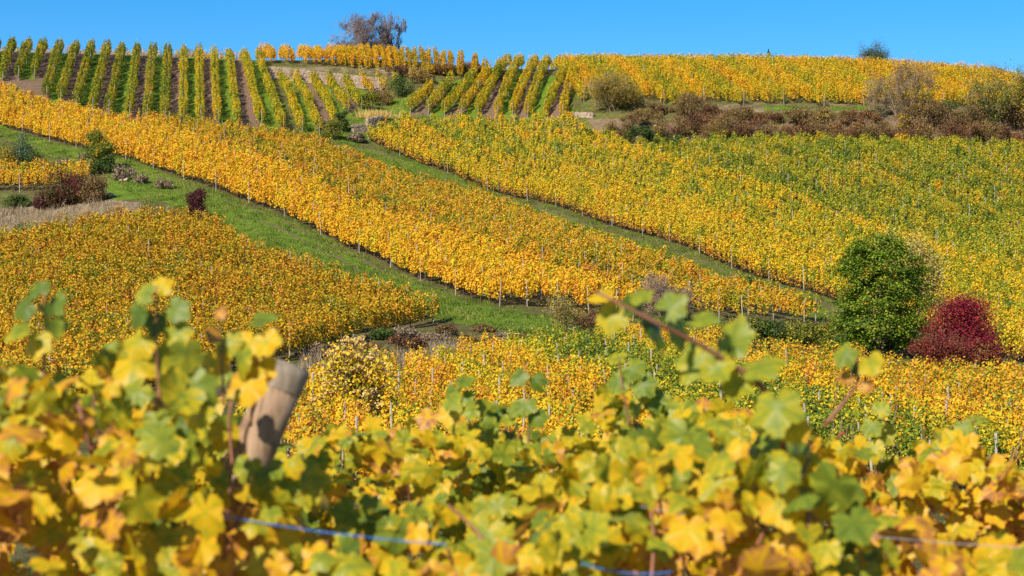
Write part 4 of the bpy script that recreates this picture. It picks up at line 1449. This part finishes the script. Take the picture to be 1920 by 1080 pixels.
def near_row(Ymid, depth, tab, x0, x1, plants, n, R0, labels, group, ripe_fn, zlow=0.55):
    x = rng.uniform(x0, x1, n)
    y = Ymid + rng.uniform(-0.5, 0.5, n) * depth
    top = env(tab, x, Ymid)
    d = rng.beta(0.95, 1.9, n)
    z = top - 0.02 - (top - zlow) * d + (y - Ymid) * 0.05
    C = np.stack([x, y, z], 1)
    N = 0.42 * to_sun + np.array([0, -0.45, 0.15]) + rng.normal(0, 0.6, (n, 3))
    tip = np.array([0, -0.1, -1.0]) + rng.normal(0, 0.6, (n, 3))
    R = R0 * rng.uniform(0.5, 1.22, n)
    rp = ripe_fn(x, y, z)
    which = np.argmin(np.abs(x[:, None] - np.array(plants)[None] + 0.1 * rng.normal(size=(n, 1))), 1)
    roots = []
    for i, pxx in enumerate(plants):
        base = np.array([pxx, Ymid, float(ground(pxx, Ymid))])
        root = empty("grapevine", base)
        tag(root, labels[i], "grapevine", group)
        t_ = np.linspace(0, 1, 8)
        zt = 0.75
        P_ = np.stack([np.cumsum(rng.normal(0, 0.018, 8)), np.cumsum(rng.normal(0, 0.018, 8)), -0.15 + t_ * (zt + 0.15)], 1)
        V, F = tube_arrays([(P_, np.linspace(0.04, 0.026, 8))], 8)
        obj("trunk", mesh_np("trunk", V, F, M_BARK, smooth=True), root)
        for c_ in range(6):
            dx = rng.uniform(-0.55, 0.55)
            x1_ = pxx + dx
            topz = float(env(tab, x1_, Ymid)) - 0.06 - base[2]
            mid = np.array([dx * 0.7, rng.uniform(-0.2, 0.2), (zt + topz) * 0.55])
            endp = np.array([dx + rng.uniform(-0.2, 0.2), rng.uniform(-0.3, 0.3) * depth, topz])
            st = P_[-1]
            u_ = np.linspace(0, 1, 9)[:, None]
            B_ = (1 - u_) ** 2 * st + 2 * u_ * (1 - u_) * mid + u_ ** 2 * endp + rng.normal(0, 0.008, (9, 3)) * (u_ > 0)
            V, F = tube_arrays([(B_, np.linspace(0.0065, 0.003, 9))], 6)
            obj("cane", mesh_np("cane", V, F, M_CANE, smooth=True), root)
        roots.append((root, base, which == i))
    return roots, C, N, tip, R, rp


def add_shoot(roots, pts_px, Y, radius, leaves):
    """a shoot standing out of the canopy; leaves = (px, py, size px, ripe, facing (x,y,z), tip (x,z))."""
    P_ = np.array([at(a, b_, Y + dy) for a, b_, dy in pts_px])
    k = int(np.argmin([abs(rt[1][0] - P_[0, 0]) for rt in roots]))
    root, base, _ = roots[k]
    c = np.linspace(0, len(P_) - 1, 14)
    S = np.stack([np.interp(c, np.arange(len(P_)), P_[:, q]) for q in range(3)], 1)
    V, F = tube_arrays([(S - base, np.linspace(radius, radius * 0.45, 14))], 6)
    obj("cane", mesh_np("cane", V, F, M_CANE, smooth=True), root)
    for (lx, ly, sz, rp, fc, tp) in leaves:
        SHOOT_LEAVES.setdefault(root.name, []).append((at(lx, ly, Y + rng.uniform(-0.05, 0.02)), fc, (tp[0], -0.1, tp[1]), sz * 0.5 / FPX * Y, rp))


def finish_row(roots, C, N, tip, R, rp):
    for root, base, sel in roots:
        c, n_, t_, r_, p_ = C[sel], N[sel], tip[sel], R[sel], rp[sel]
        ex = SHOOT_LEAVES.get(root.name)
        if ex:
            c = np.concatenate([c, [e[0] for e in ex]]); n_ = np.concatenate([n_, [np.array(e[1], float) for e in ex]])
            t_ = np.concatenate([t_, [np.array(e[2], float) for e in ex]]); r_ = np.concatenate([r_, [e[3] for e in ex]]); p_ = np.concatenate([p_, [e[4] for e in ex]])
        V, F, a_, b_, c_ = big_leaves(c - base, n_, t_, r_, p_)
        obj("foliage", mesh_np("foliage", V, F, M_LEAF, attrs={"ripe": ('FLOAT', a_), "vein": ('FLOAT', b_), "rim": ('FLOAT', c_)}, smooth=True), root)


def ripe_near(x, y, z):
    base = np.interp(x, [-1.6, -1.0, -0.6, -0.3, -0.1, 0.1, 0.45, 0.7, 1.0, 1.6], [0.66, 0.66, 0.66, 0.50, 0.36, 0.44, 0.55, 0.56, 0.63, 0.64])
    low = np.clip((1.44 - z) * 0.55, -0.07, 0.15)
    return np.clip(base + low + 0.22 * NT(x, z, 0.16) + rng.normal(0, 0.14, len(x)) - 0.03, 0.08, 0.84)


def ripe_far(x, y, z):
    base = np.interp(x, [-2.4, -1.2, -0.4, 0.0, 0.3, 0.7, 1.0, 1.5, 2.4], [0.6, 0.56, 0.46, 0.38, 0.42, 0.52, 0.56, 0.58, 0.6])
    low = np.clip((1.5 - z) * 0.4, -0.08, 0.15)
    return np.clip(base + low + 0.2 * NT(x + 9, z, 0.2) + rng.normal(0, 0.13, len(x)) + 0.03, 0.08, 0.84)


near = near_row(3.9, 0.85, ENV_NEAR, -1.9, 1.9, [-1.35, -0.55, 0.25, 0.85, 1.5], 3000, 0.049,
                ["near vine at the left frame edge with big blurred golden leaves", "near vine left of the leaning post with red canes and golden leaves",
                 "near vine at the bottom centre, low, with orange and green leaves", "near vine at lower right with a long leafy shoot reaching up-left",
                 "near vine at the bottom right corner with yellow leaves"], "vines of the near row", ripe_near)
far = near_row(5.9, 0.8, ENV_FAR, -2.5, 2.5, [-2.0, -1.1, -0.25, 0.55, 1.3, 2.1], 4200, 0.049,
               ["vine of the row behind, at the far left, mostly hidden by golden leaves", "vine of the row behind the leaning post, yellow-green",
                "green vine of the row behind, right of the leaning post", "green vine of the row behind, under the picture centre-right",
                "yellow-green vine of the row behind, toward the right", "yellow vine of the row behind, at the right frame edge"], "vines of the second row", ripe_far)

F_, U_ = (-0.3, -0.8, 0.4), (-0.2, -0.5, 0.8)
add_shoot(near[0], [(80, 760, 0), (84, 650, 0), (82, 545, 0)], 3.9, 0.004,
          [(72, 545, 58, 0.2, F_, (-0.4, 0.8)), (105, 565, 66, 0.25, (-0.5, -0.7, 0.3), (0.6, -1)), (48, 575, 64, 0.22, F_, (-1, -0.5)), (82, 580, 50, 0.1, (0.5, -0.3, 0.4), (0, -1)), (100, 610, 60, 0.4, (0.4, -0.5, 0.2), (0.5, -1)), (40, 620, 70, 0.45, U_, (-1, -0.4)), (70, 640, 80, 0.6, F_, (0, -1))])
add_shoot(near[0], [(300, 760, 0), (292, 650, 0), (294, 535, 0)], 3.7, 0.004,
          [(300, 540, 58, 0.62, F_, (0.6, 0.6)), (275, 552, 56, 0.4, F_, (-0.8, 0.2)), (258, 585, 76, 0.18, (-0.6, -0.6, 0.2), (-0.8, -1)), (328, 580, 76, 0.32, F_, (1, -0.7)), (290, 600, 70, 0.12, (0.4, -0.4, 0.3), (-0.2, -1)), (330, 620, 80, 0.5, F_, (0.7, -1)), (262, 640, 86, 0.6, F_, (-0.5, -1)), (300, 660, 90, 0.5, (0.3, -0.6, 0.2), (0, -1)), (350, 660, 90, 0.44, (0.5, -0.6, 0.1), (0.2, -1))])
add_shoot(near[0], [(420, 760, 0), (416, 680, 0), (410, 585, 0)], 3.8, 0.0035,
          [(412, 590, 40, 0.86, F_, (0.1, 1)), (400, 625, 50, 0.9, (0.4, -0.5, 0.2), (-0.6, -1)), (425, 640, 70, 0.5, F_, (0.5, -1)), (400, 680, 80, 0.7, F_, (0, -1))])
add_shoot(near[0], [(470, 800, 0), (478, 700, 0), (490, 600, 0)], 3.8, 0.004,
          [(488, 602, 70, 0.3, U_, (1, -0.3)), (500, 640, 80, 0.66, F_, (0.6, -1)), (470, 645, 90, 0.7, F_, (-0.3, -1)), (490, 690, 80, 0.68, F_, (0, -1)), (465, 720, 100, 0.72, F_, (0.2, -1)), (450, 670, 80, 0.45, (-0.6, -0.5, 0.1), (-0.3, -1))])
add_shoot(near[0], [(1475, 860, 0.1), (1440, 730, 0), (1330, 655, -0.05), (1220, 600, -0.1), (1120, 548, -0.12)], 3.6, 0.0065,
          [(1132, 552, 62, 0.66, U_, (-0.9, 0.3)), (1150, 585, 92, 0.55, F_, (-0.2, -1)), (1195, 552, 76, 0.45, U_, (0.7, 0.7)), (1188, 570, 70, 0.1, (0.4, -0.4, 0.4), (-0.5, -0.6)), (1255, 578, 76, 0.36, F_, (0.8, 0.6)),
           (1225, 610, 96, 0.08, (0.5, -0.3, 0.3), (0.3, -0.7)), (1315, 598, 78, 0.38, U_, (1, -0.3)), (1270, 620, 80, 0.06, (0.5, -0.4, 0.2), (0.3, -1)), (1310, 672, 116, 0.44, F_, (-0.5, -1)), (1345, 690, 80, 0.48, F_, (0.6, -1)),
           (1372, 640, 110, 0.4, (-0.7, -0.6, 0.2), (0.2, 0.9)), (1420, 688, 110, 0.42, U_, (0.8, 0.5)), (1385, 720, 90, 0.5, F_, (-0.2, -1)), (1360, 650, 70, 0.12, (0.5, -0.4, 0.1), (0.4, -1)), (1455, 760, 130, 0.46, F_, (0.1, -1)), (1485, 800, 80, 0.62, F_, (0.4, -1))])
add_shoot(near[0], [(1545, 800, 0), (1590, 745, 0), (1610, 712, 0), (1604, 655, 0)], 4.1, 0.005,
          [(1588, 662, 64, 0.36, F_, (-0.5, -0.6)), (1632, 680, 64, 0.58, (-0.6, -0.6, 0.3), (0.6, -1)), (1606, 690, 40, 0.08, (0.5, -0.3, 0.2), (0.2, -1)), (1588, 708, 40, 0.88, F_, (-1, -0.8)), (1622, 724, 38, 0.88, F_, (0.8, -0.4))])
add_shoot(far[0], [(990, 850, 0), (992, 760, 0), (985, 685, 0)], 5.8, 0.004,
          [(975, 705, 52, 0.25, F_, (-0.6, -0.6)), (1002, 712, 46, 0.2, (-0.5, -0.7, 0.2), (0.5, -1)), (985, 760, 56, 0.3, F_, (0, -1)), (968, 765, 50, 0.32, F_, (-0.5, -1)), (1005, 780, 50, 0.28, F_, (0.4, -1))])
add_shoot(far[0], [(850, 840, 0), (852, 770, 0), (862, 712, 0)], 5.8, 0.004,
          [(866, 716, 54, 0.3, U_, (0.4, 0.5)), (842, 775, 56, 0.66, F_, (0, -1)), (872, 745, 46, 0.35, F_, (0.6, -0.6)), (850, 735, 50, 0.25, (-0.5, -0.7, 0.2), (-0.5, -1))])
add_shoot(far[0], [(1180, 800, 0), (1170, 740, 0), (1160, 672, 0)], 5.6, 0.004,
          [(1160, 672, 50, 0.5, U_, (-0.5, 0.4)), (1185, 690, 60, 0.36, F_, (0.5, -0.4)), (1205, 720, 64, 0.3, F_, (0.6, -0.8)), (1160, 715, 56, 0.3, F_, (-0.4, -1)), (1225, 745, 70, 0.26, F_, (0.3, -1))])
add_shoot(far[0], [(1720, 870, 0), (1770, 830, 0), (1830, 785, 0)], 6.2, 0.004,
          [(1828, 785, 46, 0.42, U_, (0.8, 0.3)), (1805, 800, 46, 0.4, F_, (0.2, -1)), (1780, 815, 44, 0.3, F_, (-0.6, -0.8)), (1810, 830, 50, 0.45, F_, (0.4, -1)), (1760, 840, 50, 0.5, F_, (-0.2, -1))])
add_shoot(far[0], [(1640, 900, 0), (1650, 840, 0), (1652, 765, 0)], 6.0, 0.004,
          [(1650, 770, 46, 0.46, F_, (0.3, 0.5)), (1635, 800, 50, 0.4, F_, (-0.4, -1)), (1660, 810, 50, 0.5, F_, (0.4, -1)), (1640, 840, 56, 0.55, F_, (0, -1))])
add_shoot(near[0], [(440, 990, 0), (470, 930, 0), (520, 880, 0)], 3.85, 0.004,
          [(465, 872, 74, 0.45, F_, (-0.3, -1)), (505, 880, 82, 0.36, U_, (0.5, -1)), (545, 868, 60, 0.62, F_, (0.4, -1)), (490, 905, 84, 0.5, F_, (0, -1)), (535, 905, 80, 0.4, F_, (0.3, -1))])
finish_row(*near)
finish_row(*far)

# the leaning end post and the training twines
m, nt, out = new_mat("split_post_wood")
tc = nt.nodes.new("ShaderNodeTexCoord")
mp = nt.nodes.new("ShaderNodeMapping"); mp.inputs["Scale"].default_value = (1, 1, 0.06)
nt.links.new(tc.outputs["Object"], mp.inputs[0])
n_ = noise_tex(nt, 60.0, mp.outputs[0], 5, 0.65)
n2_ = noise_tex(nt, 9.0, tc.outputs["Object"], 3, 0.6)
c_ = ramp(nt, [(0.34, (0.03, 0.018, 0.01)), (0.42, (0.17, 0.10, 0.055)), (0.52, (0.31, 0.195, 0.11)), (0.66, (0.42, 0.29, 0.18)), (0.8, (0.46, 0.37, 0.28))], mathn(nt, 'ADD', mathn(nt, 'MULTIPLY', n_, 0.7), mathn(nt, 'MULTIPLY', n2_, 0.3)))
p = nt.nodes.new("ShaderNodeBsdfPrincipled"); p.inputs["Roughness"].default_value = 0.8
nt.links.new(c_, p.inputs["Base Color"])
bp = nt.nodes.new("ShaderNodeBump"); bp.inputs["Strength"].default_value = 0.5; bp.inputs["Distance"].default_value = 0.004
nt.links.new(n_, bp.inputs["Height"]); nt.links.new(bp.outputs[0], p.inputs["Normal"])
nt.links.new(p.outputs[0], out.inputs["Surface"])
M_SPLIT = m
M_WEATH = plain_mat("grey_post_top", (0.16, 0.12, 0.085), (0.36, 0.29, 0.21), 30.0, 0.9, (1, 1, 0.3), 0.4)
M_KNOT = plain_mat("dark_knot", (0.03, 0.02, 0.014), (0.07, 0.045, 0.03), 20.0)
PY = 4.15
ptop = at(543, 684, PY)
plow = at(470, 862, PY)
ax = unit(plow - ptop)
Lp = (ptop[2] + 0.2) / -ax[2]
pb = ptop + ax * Lp
base = np.array([pb[0], pb[1], float(ground(pb[0], pb[1]))])
root = empty("leaning_post", base)
tag(root, "thick weathered wooden post leaning right among the near vines", "post")


def ring_post(f0, f1, k, grow_=0.0):
    sides = 20
    th = np.arange(sides) * 2 * pi / sides
    d = -ax
    a = unit(np.cross(d, [0, 1, 0])); b = np.cross(d, a)
    V = []
    for q in np.linspace(f0, f1, k):
        c = ptop + ax * Lp * q
        r = 0.0455 + 0.003 * q + grow_
        rr = r * (1 + 0.035 * np.sin(3 * th + 1) + 0.03 * np.sin(5 * th + q * 3)) * np.where(np.abs(th - 4.2) < 0.35, 0.93, 1)
        V.append(c + np.cos(th)[:, None] * rr[:, None] * a + np.sin(th)[:, None] * rr[:, None] * b)
    V.append((ptop + ax * Lp * f0)[None] - ax * 0.004 * (1 if f0 == 0 else 0))
    V = np.concatenate(V) - base
    i = np.arange(sides); j = (i + 1) % sides
    Q = np.concatenate([np.stack([q * sides + i, q * sides + j, (q + 1) * sides + j, (q + 1) * sides + i], 1) for q in range(k - 1)])
    T = np.stack([j, i, np.full(sides, k * sides)], 1)
    return V, [Q, T]


V, F = ring_post(0.018, 1.0, 24)
obj("shaft", mesh_np("shaft", V, F, M_SPLIT, smooth=True), root)
V, F = ring_post(0.0, 0.026, 4, 0.0025)
obj("cap", mesh_np("cap", V, F, M_WEATH, smooth=True), root)
lines = []
for q_ in (0.135, 0.139, 0.144):
    c = ptop + ax * Lp * q_ - base
    a_ = unit(np.cross(-ax, [0, 1, 0])); b_ = np.cross(-ax, a_)
    th_ = np.linspace(0, 2 * pi, 26)
    lines.append((c + 0.0485 * (np.cos(th_)[:, None] * a_ + np.sin(th_)[:, None] * b_) + ax * 0.006 * np.sin(th_)[:, None], 0.0011))
V, F = tube_arrays(lines, 5)
obj("tie_wire", mesh_np("tie_wire", V, F, plain_mat("rusty_wire", (0.12, 0.08, 0.06), (0.3, 0.24, 0.2), 30.0, 0.5)), root)
kn = rock_mesh("knot", 0.016, 9, (0.7, 0.7, 1.2)); kn.materials.clear(); kn.materials.append(M_KNOT)
o = obj("knot", kn, root); o.location = (at(492, 757, PY) + [0.003, -0.012, 0] - base)

M_TWINE = plain_mat("blue_twine", (0.01, 0.10, 0.38), (0.03, 0.22, 0.58), 60.0, 0.5)
M_WIRE = plain_mat("grey_wire", (0.25, 0.25, 0.27), (0.5, 0.5, 0.52), 30.0, 0.4)


def strand(name, label, cat, p0, p1, r, mat, sag=0.01, twist=True):
    t = np.linspace(0, 1, 60)[:, None]
    P_ = p0 + (p1 - p0) * t - np.array([0, 0, 1]) * sag * 4 * t * (1 - t)
    lines = []
    if twist:
        for s_ in (0, pi):
            w_ = np.stack([np.zeros(60), np.cos(t[:, 0] * 150 + s_) * r * 0.6, np.sin(t[:, 0] * 150 + s_) * r * 0.6], 1)
            lines.append((P_ + w_, r * 0.75))
    else:
        lines.append((P_, r))
    V, F = tube_arrays(lines, 6)
    tag(obj(name, mesh_np(name, V - p0, F, mat, smooth=True), None, p0), label, cat)


strand("blue_twine", "bright blue twine stretched below the leaning post through the leaves", "twine", at(285, 941, 3.68), at(840, 1021, 3.62), 0.0012, M_TWINE)
strand("blue_twine", "short blue twine near the bottom edge, under the large green leaf", "twine", at(1090, 1056, 3.6), at(1260, 1072, 3.6), 0.0013, M_TWINE)
strand("trellis_wire", "thin grey trellis wire at lower right among yellow leaves", "wire", at(1200, 950, 3.85), at(1960, 1030, 3.85), 0.0007, M_WIRE, twist=False)
print("objects", len(bpy.data.objects))
